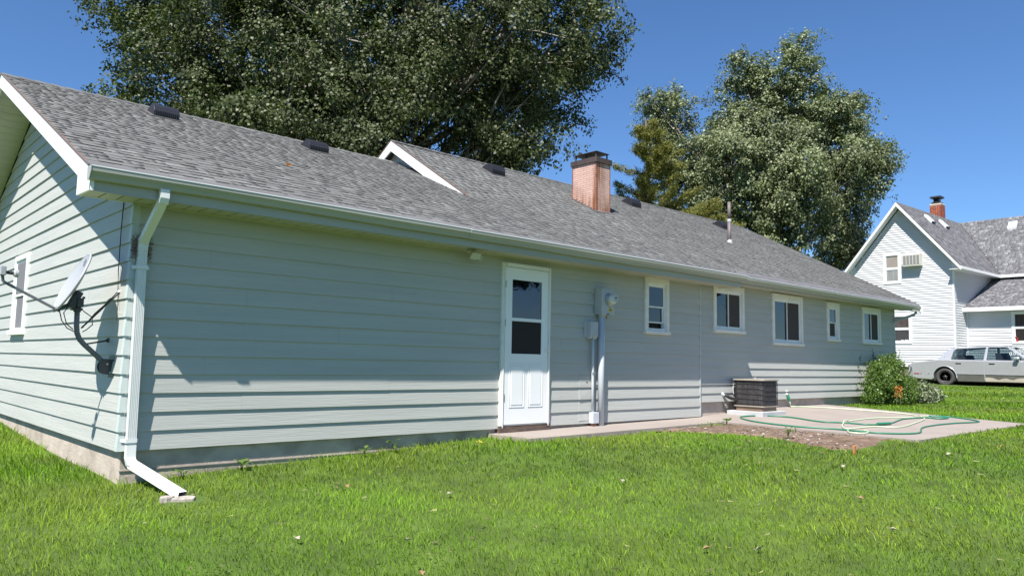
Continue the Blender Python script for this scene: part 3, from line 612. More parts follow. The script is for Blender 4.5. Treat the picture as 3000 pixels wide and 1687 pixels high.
vp = D.objects.new('vent_pipe', None); COL.objects.link(vp); vp.parent = house
MB().tube([(13.9, 2.09, 3.7), (13.9, 2.09, 4.36)], .045, 12).build('lower_pipe', 'pipe', vp, smooth=True)
MB().lathe([(.050, 0), (.050, .05), (.044, .06)], (13.9, 2.09, 4.34), (0, 0, 1), 14).build('coupling', 'elec', vp)
MB().tube([(13.9, 2.09, 4.38), (13.9, 2.09, 4.82)], .041, 12).build('upper_pipe', 'pipe', vp, smooth=True)
MB().lathe([(.095, 0), (.065, .04), (.048, .09)], (13.9, 2.09, h(13.9, 2.09)-.02), (0, -.42, .9), 14).build('flashing_boot', 'acpad', vp)
# chimney
ch = D.objects.new('chimney', None); COL.objects.link(ch); ch.parent = house
CX0, CX1, CY0, CY1 = 9.36, 9.80, 2.36, 3.02; CZT = 4.98; CZB = 3.80
MB().box((CX0+.012, CY0+.012, CZB), (CX1-.012, CY1-.012, CZT)).build('chimney_core', 'mortar_p', ch)
bh = .044
k = 0; z = CZB
while z < CZT-.02:
    z1 = min(z+bh-.006, CZT)
    for (ax, lo, hi) in (('y', CY0+.03, CY1-.012), ('x', CX0+.045, CX1-.012)):
        p = lo-(.08 if k % 2 else 0)
        while p < hi-.01:
            q0, q1 = max(p, lo), min(p+.154, hi)
            if q1-q0 > .015:
                s = random.uniform(.9, 1.08); mb = MB()
                if ax == 'y': mb.box((CX0+.002, q0, z), (CX0+.012, q1, z1), s); vis = z1 > h(CX0, q1)
                else: mb.box((q0, CY0+.002, z), (q1, CY0+.012, z1), s*1.12); vis = z1 > h(q1, CY0)
                if vis:
                    b = mb.build('brick', 'brick_p', ch)
            p += .16
    z += bh; k += 1
for (x, y) in ((CX0, CY0), (CX1-.02, CY0), (CX0, CY1-.02)):
    MB().box((x-.003, y-.003, CZB), (x+(.045 if x == CX0 and y == CY0 else .022), y+(.026 if y == CY0 else .023), CZT)).build('corner_trim', 'rust', ch)
MB().box((CX0-.03, CY0-.03, CZT), (CX1+.03, CY1+.03, CZT+.11)).build('cap_skirt', 'darkmetal', ch, bevel=.006)
for (x, y) in ((CX0+.05, CY0+.05), (CX1-.05, CY0+.05), (CX1-.05, CY1-.05), (CX0+.05, CY1-.05)):
    MB().box((x-.012, y-.012, CZT+.13), (x+.012, y+.012, CZT+.235)).build('cap_post', 'darkmetal', ch)
MB().hexa([(CX0+.01, CY0+.01, CZT+.232), (CX1-.01, CY0+.01, CZT+.232), (CX1-.01, CY1-.01, CZT+.232), (CX0+.01, CY1-.01, CZT+.232), (CX0+.01, CY0+.01, CZT+.240), (CX1-.01, CY0+.01, CZT+.240), (CX1-.01, CY1-.01, CZT+.240), (CX0+.01, CY1-.01, CZT+.240)]).build('cap_lid', 'darkmetal', ch)
MB().prism([(CX0-.02, CY0-.05, h(CX0, CY0-.05)+.012), (CX1+.03, CY0-.05, h(CX1, CY0-.05)+.012), (CX1+.03, CY1, h(CX1, CY1)+.012), (CX0-.02, CY1, h(CX0, CY1)+.012)], (0, 0, .015)).build('flashing', 'pipe', ch)

# ---- windows and door on the long wall
def window(x0, x1, z0, z1, Yw, kind, hidden=.08, tr=.085, open_=0, left='glass', sill=True):
    """kind 'slide' (two side by side) or 'hung' (one over the other)"""
    w_ = D.objects.new('window', None); COL.objects.link(w_); w_.parent = house
    Yf = Yw-.045
    for (a, b, c, d, nme) in ((x0, x0+tr, z0, z1, 'casing'), (x1-tr, x1, z0, z1, 'casing'), (x0+tr, x1-tr, z1-tr*1.25, z1, 'casing')):
        MB().box((a, Yf, c), (b, Yw+.03, d)).build(nme, 'trimwood', w_, bevel=.004, seg=1)
    MB().box((x0-.012, Yf-.022, z0-.008), (x1+.012, Yw+.03, z0+.045)).build('sill', 'trimwood', w_, bevel=.004, seg=1)
    a0, a1, b0, b1 = x0+tr, x1-tr, z0+.045, z1-tr*1.25; fr = .028
    mb = MB()
    mb.box((a0, Yf+.022, b0), (a0+fr, Yw+.05, b1)); mb.box((a1-fr, Yf+.022, b0), (a1, Yw+.05, b1)); mb.box((a0+fr, Yf+.022, b1-fr), (a1-fr, Yw+.05, b1)); mb.box((a0+fr, Yf+.022, b0), (a1-fr, Yw+.05, b0+fr*1.6))
    mb.build('frame', 'white', w_)
    a0 += fr; a1 -= fr; b0 += fr*1.6; b1 -= fr; st = .022
    def sash(p0, p1, q0, q1, y, gm='glass'):
        m2 = MB(); m2.box((p0, y, q0), (p0+st, y+.025, q1)); m2.box((p1-st, y, q0), (p1, y+.025, q1)); m2.box((p0+st, y, q1-st), (p1-st, y+.025, q1)); m2.box((p0+st, y, q0), (p1-st, y+.025, q0+st))
        m2.build('sash', 'white', w_)
        if gm == 'glass': MB().box((p0+st, y+.010, q0+st), (p1-st, y+.014, q1-st)).build('pane', G_HOUSE, w_)
        else:
            MB().box((p0+st, y+.016, q0+st), (p1-st, y+.019, q1-st)).build('pane', G_HOUSE, w_)
            MB().box((p0+st, y+.006, q0+st), (p1-st, y+.008, q1-st)).build('insect_screen', 'screen', w_)
    if kind == 'slide':
        mx = (a0+a1)/2; sash(a0, mx+st/2, b0, b1, Yw+.0, left); sash(mx-st/2, a1, b0, b1, Yw-.016, 'screen')
    else:
        mz = b0+(b1-b0)*.5; sash(a0, a1, mz-st/2, b1, Yw-.012, 'glass'); sash(a0, a1, b0+open_, mz+st/2+open_*.2, Yw+.012, 'glass' if open_ else 'screen')
    # inside: curtain and dark room
    mb = MB(); n_ = 26; pts = [(x0+.03+(x1-x0-.06)*i/n_, Yw+.13+.022*math.sin(i*1.9)) for i in range(n_+1)]
    mb.add([(x, y, z0+.03) for x, y in pts]+[(x, y, z1-.03) for x, y in pts], [(i, i+1, n_+2+i, n_+1+i) for i in range(n_) if kind == 'hung' or i > n_*.42])
    mb.build('curtain', 'curtain', w_)
    MB().box((x0-.3, Yw+1.2, z0-.6), (x1+.3, Yw+1.25, z1+.03)).build('room_wall', 'interior', w_)
    return w_
window(*W1, 0, 'hung', open_=.09); window(*W2, RC, 'slide'); window(*W3, RC, 'slide'); window(*W4, RC, 'hung'); window(*W5, RC, 'slide')
# gable window: built on X then turned to the gable side
def gable_window():
    y0, y1, z0, z1 = GW; w_ = D.objects.new('window', None); COL.objects.link(w_); w_.parent = house; tr = .075
    bx = lambda a, b, c, d, e, g: MB().box((a, b, c), (d, e, g))
    for (a, b, c, d) in ((y0, y0+tr, z0, z1), (y1-tr, y1, z0, z1), (y0+tr, y1-tr, z1-tr, z1)): bx(-.045, a, c, .03, b, d).build('casing', 'white', w_, bevel=.004, seg=1)
    bx(-.075, y0-.03, z0-.03, .03, y1+.03, z0+.04).build('sill', 'white', w_, bevel=.004, seg=1)
    a, b, c, d = y0+tr, y1-tr, z0+.04, z1-tr; m = (c+d)/2; f_ = .035
    for (p, q, x) in ((c, m+.015, -.002), (m-.015, d, -.022)):
        m2 = MB(); m2.box((x, a, p), (x+.025, a+f_, q)); m2.box((x, b-f_, p), (x+.025, b, q)); m2.box((x, a+f_, q-f_), (x+.025, b-f_, q)); m2.box((x, a+f_, p), (x+.025, b-f_, p+f_)); m2.build('sash', 'white', w_)
        MB().box((x+.011, a+f_, p+f_), (x+.015, b-f_, q-f_)).build('pane', G_HOUSE, w_)
        MB().box((x-.002, a+f_, p+f_), (x, b-f_, q-f_)).build('insect_screen', mat('grey_insect_screen', (.16, .16, .175), .8), w_)
    MB().box((1.0, y0-.3, z0-.5), (1.05, y1+.3, z1+.1)).build('room_wall', 'interior', w_)
gable_window()
# storm door
dr = D.objects.new('storm_door', None); COL.objects.link(dr); dr.parent = house
x0, x1, z0, z1 = DOOR; t = .055
for (a, b, c, d) in ((x0, x0+t, z0, z1), (x1-t, x1, z0, z1), (x0+t, x1-t, z1-t, z1)):
    MB().box((a, -.052, c), (b, .06, d)).build('door_casing', 'trimwood' if c else 'trimwood', dr, bevel=.005, seg=1)
    MB().box((a+(.012 if a > x0+.1 and b-a < .1 else .030), -.062, c), (b-(.030 if a > x0+.1 and b-a < .1 else .012) if b-a < .1 else b, -.0525, d-.004)).build('casing_bead', 'white', dr)
MB().box((x0-.01, -.058, -.055), (x1+.01, .06, .035)).build('threshold', 'wood', dr)
MB().box((x0+t, -.062, .036), (x1-t, .05, .048)).build('sill_strip', 'galv', dr)
a0, a1, b0, b1 = x0+t+.006, x1-t-.006, .052, z1-t-.006; yf = -.050
p0, p1 = a0+.125, a1-.125; zg0, zm, zg1 = 1.005, 1.475, 2.025
mb = MB(); mb.box((a0, yf, b0), (p0, 0, b1)); mb.box((p1, yf, b0), (a1, 0, b1)); mb.box((p0, yf, zg1), (p1, 0, b1)); mb.box((p0, yf, zm-.022), (p1, 0, zm+.022)); mb.box((p0, yf, b0), (p1, 0, zg0))
mb.build('door_leaf', 'door', dr)
MB().box((p0, yf+.012, zm+.022), (p1, yf+.018, zg1)).build('upper_pane', G_DOOR, dr)
MB().box((p0-.0, yf+.010, zg0), (p1, yf+.014, zm-.022)).build('lower_screen', 'doorblack', dr)
MB().box((p0-.05, .055, .8), (p1+.05, .06, 2.1)).build('inner_door', mat('inner_door_reflected_blue', (.045, .055, .13), .5), dr)  # blue of this door imitates the sky reflected in the upper pane
for (q0, q1) in ((a0+.09, (a0+a1)/2-.035), ((a0+a1)/2+.035, a1-.09)):
    zb, zt = .275, .87
    # embossed panel: raised frame with recessed groove
    m2 = MB(); g = .016
    for (s0, s1, s2, s3) in ((q0, q1, zt-g, zt), (q0, q1, zb, zb+g), (q0, q0+g, zb+g, zt-g), (q1-g, q1, zb+g, zt-g)): m2.box((s0, yf-.006, s2), (s1, yf, s3))
    m2.box((q0+.035, yf-.007, zb+.035), (q1-.035, yf, zt-.035)); m2.build('door_panel', 'door', dr, bevel=.004)
for z in (1.95, 1.42, .42): MB().box((a0-.008, yf-.010, z-.045), (a0+.006, yf, z+.045)).build('hinge', 'galv', dr)
MB().box((a1-.045, yf-.012, 1.02), (a1-.020, yf, 1.17)).build('latch_plate', 'door', dr)
MB().tube([(a1-.032, yf-.012, 1.06), (a1-.032, yf-.05, 1.06), (a1-.032, yf-.05, 1.13), (a1-.032, yf-.012, 1.13)], .007, 8).build('handle', 'door', dr)

# ------------------------------------------------------------------ fixtures on the wall
m = thing('electric_meter', 'grey electric meter box with round glass dial and thick conduit beside the door', 'electric meter', (6.78, -.03, 1.63))
def at(o, mb): # geometry given in world coordinates, placed relative to its thing
    L = o.location if o.parent is None else o.parent.location
    mb.v = [(x-o.location.x, y-o.location.y, z-o.location.z) for x, y, z in mb.v]; return mb
at(m, MB().box((6.62, -.17, 1.635), (6.92, -.02, 2.03))).build('meter_box', 'elec', m, bevel=.006)
at(m, MB().box((6.612, -.182, 2.03), (6.928, -.02, 2.038))).build('box_lid', 'elec', m)
at(m, MB().lathe([(.098, 0), (.098, .025), (.088, .03)], (6.79, -.17, 1.87), (0, -1, 0), 28)).build('socket_ring', 'galv', m)
at(m, MB().lathe([(.080, 0), (.078, .05), (.070, .085), (.05, .10), (0, .105)], (6.79, -.198, 1.87), (0, -1, 0), 28)).build('glass_cover', 'meterg', m, smooth=True)
at(m, MB().lathe([(.055, 0), (.055, .004)], (6.79, -.300, 1.875), (0, -1, 0), 20)).build('dial', 'dial', m)
at(m, MB().box((6.768, -.309, 1.878), (6.812, -.304, 1.898)).box((6.775, -.309, 1.85), (6.805, -.304, 1.856))).build('readout', 'ink', m)
at(m, MB().obox((6.82, -.172, 1.71), (1, 0, 1), (0, 1, 0), (-1, 0, 1), .033, .002, .033)).build('sticker', 'sticker', m)
at(m, MB().box((6.79, -.175, 1.708), (6.85, -.174, 1.713)).box((6.80, -.175, 1.698), (6.84, -.174, 1.702)).box((6.80, -.175, 1.718), (6.84, -.174, 1.722)).box((6.74, -.176, 1.64), (6.79, -.17, 1.652))).build('print', 'ink', m)
at(m, MB().lathe([(.028, 0), (.028, .003)], (6.615, -.10, 1.70), (-1, 0, 0), 18)).build('knockout', 'elec', m)
at(m, MB().tube([(6.715, -.085, 1.64), (6.715, -.085, -.04)], .048, 16)).build('conduit', 'pvc', m, smooth=True)
at(m, MB().lathe([(.058, 0), (.058, .05)], (6.715, -.085, 1.60), (0, 0, 1), 16)).build('conduit_collar', 'elec', m)
at(m, MB().tube([(6.80, -.07, 1.635), (6.80, -.07, 1.60)], .008, 6).tube([(6.83, -.09, 1.635), (6.83, -.09, 1.575)], .006, 6)).build('seal_tag', 'rust', m)
t2 = thing('telephone_box', 'small grey utility box with thin conduit left of the electric meter', 'utility box', (6.5, -.03, 1.38))
at(t2, MB().box((6.42, -.13, 1.29), (6.60, -.02, 1.52))).build('box_cover', 'elec', t2, bevel=.012)
at(t2, MB().box((6.395, -.035, 1.28), (6.61, -.018, 1.525))).build('back_plate', 'pvc', t2)
at(t2, MB().tube([(6.55+.02*math.cos(a), -.132, 1.40+.035*math.sin(a)) for a in np.linspace(-1.4, 1.4, 7)], .004, 5)).build('embossed_mark', 'pvc', t2)
at(t2, MB().box((6.43, -.11, 1.26), (6.47, -.05, 1.29)).box((6.50, -.11, 1.26), (6.58, -.05, 1.29))).build('cable_entry', 'pvc', t2)
at(t2, MB().tube([(6.535, -.075, 1.27), (6.545, -.062, .95), (6.56, -.055, .60), (6.565, -.055, .14)], .021, 12)).build('conduit', 'pvc', t2, smooth=True)
at(t2, MB().box((6.52, -.082, .735), (6.60, -.078, .755))).build('conduit_clip', 'galv', t2)
at(t2, MB().box((6.50, -.12, .0), (6.64, -.03, .165))).build('junction_box', 'pvc', t2, bevel=.008)
at(t2, MB().box((6.53, -.10, -.05), (6.61, -.04, .0))).build('conduit_foot', 'rust', t2)
# floodlight under the soffit
fl = thing('floodlight', 'dirty white double floodlight under the soffit left of the door', 'floodlight', (4.07, -.12, 2.335))
at(fl, MB().lathe([(.055, 0), (.065, -.012), (.062, -.03), (.03, -.035)][::-1], (4.07, -.14, 2.332), (0, 0, 1), 18)).build('mount_plate', 'acbody', fl)
def lamp(c, d, R, L):
    d = Vector(d).normalized(); c = Vector(c)
    at(fl, MB().lathe([(R*.35, -L), (R*.75, -L*.7), (R*.95, -L*.2), (R, 0), (R*.93, .004), (R*.93, -.004)], c, d, 18)).build('lamp_head', 'acbody', fl, smooth=True)
    at(fl, MB().lathe([(R*.9, 0), (R*.5, .006), (0, .008)], c-d*.002, d, 18)).build('lens', 'lens', fl)
    at(fl, MB().tube([(4.07, -.14, 2.31), tuple(c-d*L)], .012, 8)).build('knuckle', 'acbody', fl)
lamp((4.03, -.26, 2.235), (-.25, -.8, -.55), .058, .11); lamp((4.19, -.20, 2.225), (.75, -.45, -.45), .048, .10)
at(fl, MB().obox((4.035, -.262, 2.235), (.95, -.3, 0), (-.25, -.8, -.55), (0, -.55, .8), .066, .006, .042)).build('lamp_bezel', 'acbody', fl)

# ------------------------------------------------------------------ satellite dish
sd = thing('satellite_dish', 'grey satellite dish on a bent pole mounted on the gable wall', 'satellite dish', (0, .36, .78))
n_ = Vector((-.91, .05, .41)).normalized(); C = Vector((-.405, .36, 1.575)); side = n_.cross(Vector((0, 0, 1))).normalized(); up = side.cross(n_).normalized()
if up.z < 0: up = -up
mb = MB(); NR, NA = 9, 40; RX, RZ = .36, .295
def dpt(rr, a, off=0): return C+side*RX*rr*math.cos(a)+up*RZ*rr*math.sin(a)+n_*(.055*(rr*rr-1)+off)
vs = [dpt(rr, 2*PI*j/NA) for rr in [i/(NR-1) for i in range(NR)] for j in range(NA)]; vs2 = [dpt(rr, 2*PI*j/NA, -.008) for rr in [i/(NR-1) for i in range(NR)] for j in range(NA)]
mb.add(vs, [(i*NA+j, i*NA+(j+1) % NA, (i+1)*NA+(j+1) % NA, (i+1)*NA+j) for i in range(NR-1) for j in range(NA)])
mb.add(vs2, [(i*NA+j, (i+1)*NA+j, (i+1)*NA+(j+1) % NA, i*NA+(j+1) % NA) for i in range(NR-1) for j in range(NA)])
at(sd, mb).build('reflector', 'dish', sd, smooth=True)
at(sd, MB().tube([dpt(1.0, 2*PI*j/NA, -.008) for j in range(NA)], .011, 6, closed=True)).build('rim', 'dish', sd, smooth=True)
lg = MB()
for j, (ra, rb, aa, ab) in enumerate(((.72, .80, 1.15, 1.5), (.80, .88, 1.2, 1.55), (.66, .70, 1.2, 1.45), (.72, .9, 1.36, 1.39), (.70, .86, 1.22, 1.25), (.74, .86, 1.48, 1.51))):
    P = [dpt(ra, aa, .003), dpt(ra, ab, .003), dpt(ra+.02 if ab-aa > .1 else rb, ab, .003), dpt(ra+.02 if ab-aa > .1 else rb, aa, .003)]; lg.add(P, [(0, 1, 2, 3)])
at(sd, lg).build('printed_emblem', 'logo', sd)
# mast: foot bracket, bent tube, clamp
mast = [(-.035, .36, .775), (-.10, .36, .83), (-.20, .36, .925), (-.265, .36, .985), (-.305, .36, 1.03), (-.33, .36, 1.09), (-.338, .36, 1.16), (-.342, .36, 1.34)]
at(sd, MB().tube(mast, .0235, 14)).build('mast', 'dishmd', sd, smooth=True)
at(sd, MB().box((-.012, .27, .67), (-.0, .45, .88)).box((-.085, .325, .71), (-.012, .331, .84)).box((-.085, .389, .71), (-.012, .395, .84)).lathe([(.075, -.036), (.075, -.030)], (-.055, .36, .775), (0, 1, 0), 20).lathe([(.075, .030), (.075, .036)], (-.055, .36, .775), (0, 1, 0), 20)).build('foot_bracket', 'dishdk', sd)
at(sd, MB().lathe([(.009, 0), (.009, .01)], (-.06, .324, .80), (0, -1, 0), 8).lathe([(.009, 0), (.009, .01)], (-.03, .324, .72), (0, -1, 0), 8)).build('bolt', 'galv', sd)
at(sd, MB().lathe([(.032, 0), (.032, .10)], (-.342, .36, 1.285), (0, 0, 1), 14).box((-.395, .325, 1.30), (-.30, .395, 1.325)).obox((-.375, .345, 1.40), tuple(n_), (0, 1, 0), tuple(up), .032, .05, .085).obox((-.335, .34, 1.375), (1, 0, 0), (0, 1, 0), (0, 0, 1), .028, .06, .04)).build('azimuth_clamp', 'dishdk', sd, bevel=.006)
for q in ((-.31, .30, 1.42), (-.33, .30, 1.34), (-.36, .30, 1.45), (-.30, .41, 1.38)): at(sd, MB().lathe([(.013, 0), (.013, .018)], q, (0, -1, 0), 8)).build('bolt', 'dishdk', sd)
bot = dpt(1.0, -PI/2, -.01)
at(sd, MB().obox(tuple((Vector((-.39, .35, 1.36))+bot)/2), tuple(bot-Vector((-.39, .35, 1.36))), (0, 1, 0), (0, 0, 1), .09, .022, .02)).build('arm_bracket', 'dishdk', sd)
A = bot+Vector((.03, 0, -.015)); E = Vector((-.955, .34, 1.525))
at(sd, MB().sweep([(-.012, -.011), (.012, -.011), (.012, .011), (-.012, .011)], [A, E])).build('feed_arm', 'dishmd', sd, bevel=.002)
at(sd, MB().sweep([(-.012, -.011), (.012, -.011), (.012, .011), (-.012, .011)], [E, E+Vector((-.012, 0, .08))])).build('arm_tip', 'dishmd', sd)
dl = (C-(E+Vector((0, 0, .085)))).normalized()
at(sd, MB().obox(tuple(E+Vector((-.01, 0, .095))), tuple(dl), (0, 1, 0), (0, 0, 1), .022, .05, .042)).build('receiver_box', 'dish', sd, bevel=.006)
at(sd, MB().tube([E+Vector((0, 0, .085)), E+Vector((0, 0, .085))+dl*.08], .016, 10)).build('feed_neck', 'dishdk', sd)
at(sd, MB().lathe([(.018, 0), (.034, .012), (.036, .035), (.030, .04)], E+Vector((0, 0, .085))+dl*.075, dl, 16)).build('feed_horn', 'dish', sd)
for (p, q) in (((-.30, .35, 1.135), (-.012, .235, 1.495)), ((-.255, .36, .985), (-.012, .52, 1.03))):
    at(sd, MB().tube([p, q], .008, 8)).build('strut', 'dishdk', sd); at(sd, MB().lathe([(.026, 0), (.022, .012), (.010, .03)], (-.006, q[1], q[2]), (-1, 0, 0), 12)).build('strut_foot', 'galv' if q[2] > 1.2 else 'dishdk', sd)
at(sd, MB().tube([(-.30, .33, 1.30), (-.22, .31, 1.24), (-.215, .31, 1.17), (-.26, .33, 1.12), (-.29, .34, 1.10)], .005, 6).tube([tuple(A), (-.47, .34, 1.20), (-.42, .34, 1.13), (-.36, .34, 1.10)], .005, 6).tube([(-.43, .34, 1.32), (-.46, .33, 1.27), (-.43, .33, 1.17), (-.37, .34, 1.12)], .005, 6)).build('lead', 'cable', sd, smooth=True)
cb = thing('coax_cable', 'thin black cable hanging from the soffit down to the dish strut', 'cable', (-.03, .235, 1.5))
at(cb, MB().tube([(-.022, .262, 2.52), (-.034, .258, 2.1), (-.036, .25, 1.7), (-.03, .24, 1.5), (-.10, .26, 1.40), (-.2, .31, 1.28), (-.29, .34, 1.14)], .005, 6)).build('cable_run', 'cable', cb, smooth=True)
at(cb, MB().tube([(-.030, .235, 1.49), (-.034, .20, 1.35), (-.030, .215, 1.22)], .003, 5)).build('ground_wire', 'cable', cb)
# straw nest behind the downspout elbow
n = 900; c = np.array([.075, -.045, 1.90]); P = c+np.clip(rng.normal(0, 1, (n, 3)), -1.9, 1.9)*[.045, .018, .065]; P[:, 1] = np.clip(P[:, 1], -.11, -.022); dirn = rng.normal(0, 1, (n, 3))*[1, .3, 1]; dirn /= np.linalg.norm(dirn, axis=1)[:, None]; ln = rng.uniform(.012, .035, n)[:, None]; sdv = np.cross(dirn, [0, 1, 0]); sdv /= np.linalg.norm(sdv, axis=1)[:, None]+1e-9
V = np.stack([P-sdv*.0022, P+sdv*.0022, P+dirn*ln+sdv*.0012, P+dirn*ln-sdv*.0012], 1).reshape(-1, 3)
bulk('bird_nest', V, np.arange(n*4).reshape(-1, 4), 'straw', label='shaggy straw bird nest tucked behind the downspout elbow under the eave', category='nest')

# ------------------------------------------------------------------ air conditioner on its pad, hose, small things on the patio
ACX, ACY = 10.75, -.36; az = float(pz(ACX, ACY))
ac = thing('air_conditioner', 'black caged air conditioner condenser with tan lid on a concrete pad', 'air conditioner', (ACX, ACY, az), rz=.02)
pd = thing('equipment_pad', 'grey concrete pad under the outdoor condenser', 'pad', (ACX-.02, ACY-.02, az)); MB().box((-.42, -.36, -.03), (.42, .36, .062)).build('pad_slab', 'acpad', pd, bevel=.006)
def rr_(hw, rad, z, n=4): return [(sx*(hw-rad)+rad*math.cos(a0+PI/2*i/n), sy*(hw-rad)+rad*math.sin(a0+PI/2*i/n), z) for sx, sy, a0 in ((1, 1, 0), (-1, 1, PI/2), (-1, -1, PI), (1, -1, 1.5*PI)) for i in range(n+1)]
MB().prism(rr_(.275, .05, .065), (0, 0, .075)).build('base_pan', 'acbase', ac)
MB().prism(rr_(.300, .05, .140), (0, 0, .018)).build('base_rim', 'actop', ac)
MB().prism(rr_(.285, .08, .158), (0, 0, .455)).build('coil', 'accoil', ac)
MB().prism(rr_(.315, .06, .612), (0, 0, .022)).build('lid', 'actop', ac)
for zz in (.20, .29, .38, .47, .56):
    P = rr_(.302, .09, zz); MB().tube([(x+random.uniform(-.004, .004), y+random.uniform(-.004, .004), z+random.uniform(-.004, .004)) for x, y, z in P], .0045, 5, closed=True).build('guard_ring', 'acgrill', ac)
P = rr_(.300, .09, .16); per = []
for i in range(len(P)):
    a, b = Vector(P[i]), Vector(P[(i+1) % len(P)]); k = max(1, int((b-a).length/.085)); per += [a.lerp(b, j/k) for j in range(k)]
for q in per[::1]: MB().tube([tuple(q), (q.x*1.01, q.y*1.01, .385), (q.x, q.y, .612)], .004, 4).build('guard_wire', 'acgrill', ac)
MB().lathe([(.05, 0), (.05, .012), (.02, .03), (.0, .035)], (-.02, .0, .634), n=12).build('fan_cap', 'galv', ac)
pl = thing('refrigerant_lines', 'white pipe stub and black insulated line between wall and condenser', 'pipe', (10.25, 0, .38))
at(pl, MB().tube([(10.22, .12, .385), (10.22, .01, .385), (10.24, -.01, .35)], .028, 10)).build('pipe_stub', 'white', pl, smooth=True)
at(pl, MB().tube([(10.24, -.01, .37), (10.36, -.06, .31), (10.55, -.20, .24), (10.78, -.34, .22)], .028, 8)).build('insulated_line', 'cable', pl, smooth=True)
at(pl, MB().tube([(10.30, .10, .36), (10.32, .05, .22), (10.36, .0, .12)], .02, 8).tube([(10.5, -.1, .20), (10.6, -.2, .15), (10.78, -.3, .19)], .012, 8)).build('drain_pipe', 'stone', pl, smooth=True)
db = thing('disconnect_box', 'small grey disconnect box on the wall left of the condenser', 'utility box', (10.66, .08, .45))
at(db, MB().box((10.58, -.0, .37), (10.74, .10, .56))).build('box_cover', 'elec', db, bevel=.006)
at(db, MB().box((10.57, -.01, .555), (10.75, .10, .565))).build('box_hood', 'white', db)
at(db, MB().tube([(10.70, .05, .37), (10.71, .03, .26), (10.78, -.2, .24)], .015, 8)).build('whip', 'elec', db)
hb = thing('hose_bib', 'white outdoor tap with green hose connector right of the condenser', 'tap', (12.60, .1, .36))
at(hb, MB().box((12.55, .08, .33), (12.65, .10, .40)).tube([(12.60, .09, .37), (12.60, .02, .36), (12.60, -.01, .33)], .018, 8).tube([(12.56, .0, .405), (12.64, .0, .405)], .012, 6)).build('tap_body', 'trimwood', hb, smooth=False)
at(hb, MB().lathe([(.024, 0), (.030, .06), (.022, .13)], (12.60, -.01, .33), (.15, -.25, -.9), 12)).build('hose_connector', 'hoseg', hb)
def catmull(P, k=8):
    P = [Vector(p) for p in P]; out = []
    for i in range(len(P)-1):
        a, b, c, d = P[max(0, i-1)], P[i], P[i+1], P[min(len(P)-1, i+2)]
        for j in range(k):
            t = j/k; out.append(.5*((2*b)+(c-a)*t+(2*a-5*b+4*c-d)*t*t+(3*b-a-3*c+d)*t**3))
    return out+[P[-1]]
def hose(name, pts, m, R, label, lift=0):
    P = catmull([(x, y, 0) for x, y in pts]); P = [(p.x, p.y, float(pz(p.x, p.y))+R+.002+lift) for p in P]
    o = MB().tube(P, R, 8).build(name, m, None, smooth=True); o['label'] = label; o['category'] = 'hose'; return o

HG = [(10.01,-.5),(10.36,-.62),(10.62,-1.06),(10.37,-1.74),(10.56,-2.08),(10.65,-2.45),(11.13,-2.56),(12.37,-2.34),(13.22,-2.42),(13.25,-2.64),(13.75,-2.62),(13.72,-2.3),(14.05,-2.59),(13.58,-3.19),(12.46,-3.09),(11.14,-3.1),(9.96,-3.42),(9.39,-3.1),(9.40,-2.48),(9.22,-1.95),(9.36,-1.22),(9.70,-.70),(9.98,-.50)]
hose('garden_hose', HG, 'hoseg', .012, 'dark green garden hose looped over the patio slab')
HP = [(12.66,-.01),(12.74,-.10),(12.88,-.18),(13.25,-.49),(13.57,-1.12),(13.72,-1.67),(13.54,-2.09),(12.91,-2.27),(11.89,-2.0),(10.87,-2.0),(10.41,-2.12),(9.81,-2.38),(9.66,-2.55),(10.4,-2.62),(10.69,-2.88),(11.78,-2.74),(12.91,-2.50),(13.45,-2.24),(13.8,-2.32)]
P = catmull([(x, y, 0) for x, y in HP]); P = [Vector((p.x, p.y, float(pz(p.x, p.y))+.013)) for p in P]
P = [Vector((12.615, -.035, .24)), Vector((12.62, -.05, .17)), Vector((12.64, -.05, .115))]+P[2:]
for i, p in enumerate(P):
    if abs(p.x-10.65) < .16 and abs(p.y+2.2) < .35: p.z += .022
o = MB().tube(P, .0115, 8).build('garden_hose', 'hosep', None, smooth=True); o['label'] = 'pale green garden hose running from the wall tap across the patio'; o['category'] = 'hose'
hose('hose_offcut', [(9.35,-2.66),(9.08,-2.80),(9.06,-2.93),(9.2,-2.99),(9.5,-2.9),(9.62,-2.78)], 'hosep', .0115, 'short pale hose loop at the near patio edge under the green hose')
o = MB().tube([(10.70, -2.55, float(pz(10.7, -2.5))+.03), (11.05, -2.62, float(pz(11, -2.6))+.03)], .022, 10).build('hose_connector', 'hoseg', None); o['label'] = 'green hose coupling lying where both hoses cross'; o['category'] = 'hose coupling'
# splash stone under the downspout
o = thing('splash_stone', 'rough flat grey stone under the mouth of the downspout extension', 'stone', (.31, -.90, gz(.3, -.88)-.005))
mb = MB(); P = [(math.cos(a)*.11*random.uniform(.7, 1.2), math.sin(a)*.08*random.uniform(.8, 1.15)) for a in np.linspace(0, 2*PI, 11)[:-1]]
mb.prism([(x, y, -.02) for x, y in P], (0, 0, .05)); mb.build('stone_slab', 'stone', o, bevel=.012)
o = thing('broken_stone', 'small broken stone beside the flat splash stone in the grass', 'stone', (.17, -.86, gz(.14, -.8)-.01))
mb = MB(); P = [(math.cos(a)*.07*random.uniform(.8, 1.15), math.sin(a)*.05*random.uniform(.8, 1.15)) for a in np.linspace(0, 2*PI, 8)[:-1]]
mb.prism([(x, y, -.02) for x, y in P], (0, 0, .075)); mb.build('stone_lump', 'stone', o, bevel=.014)
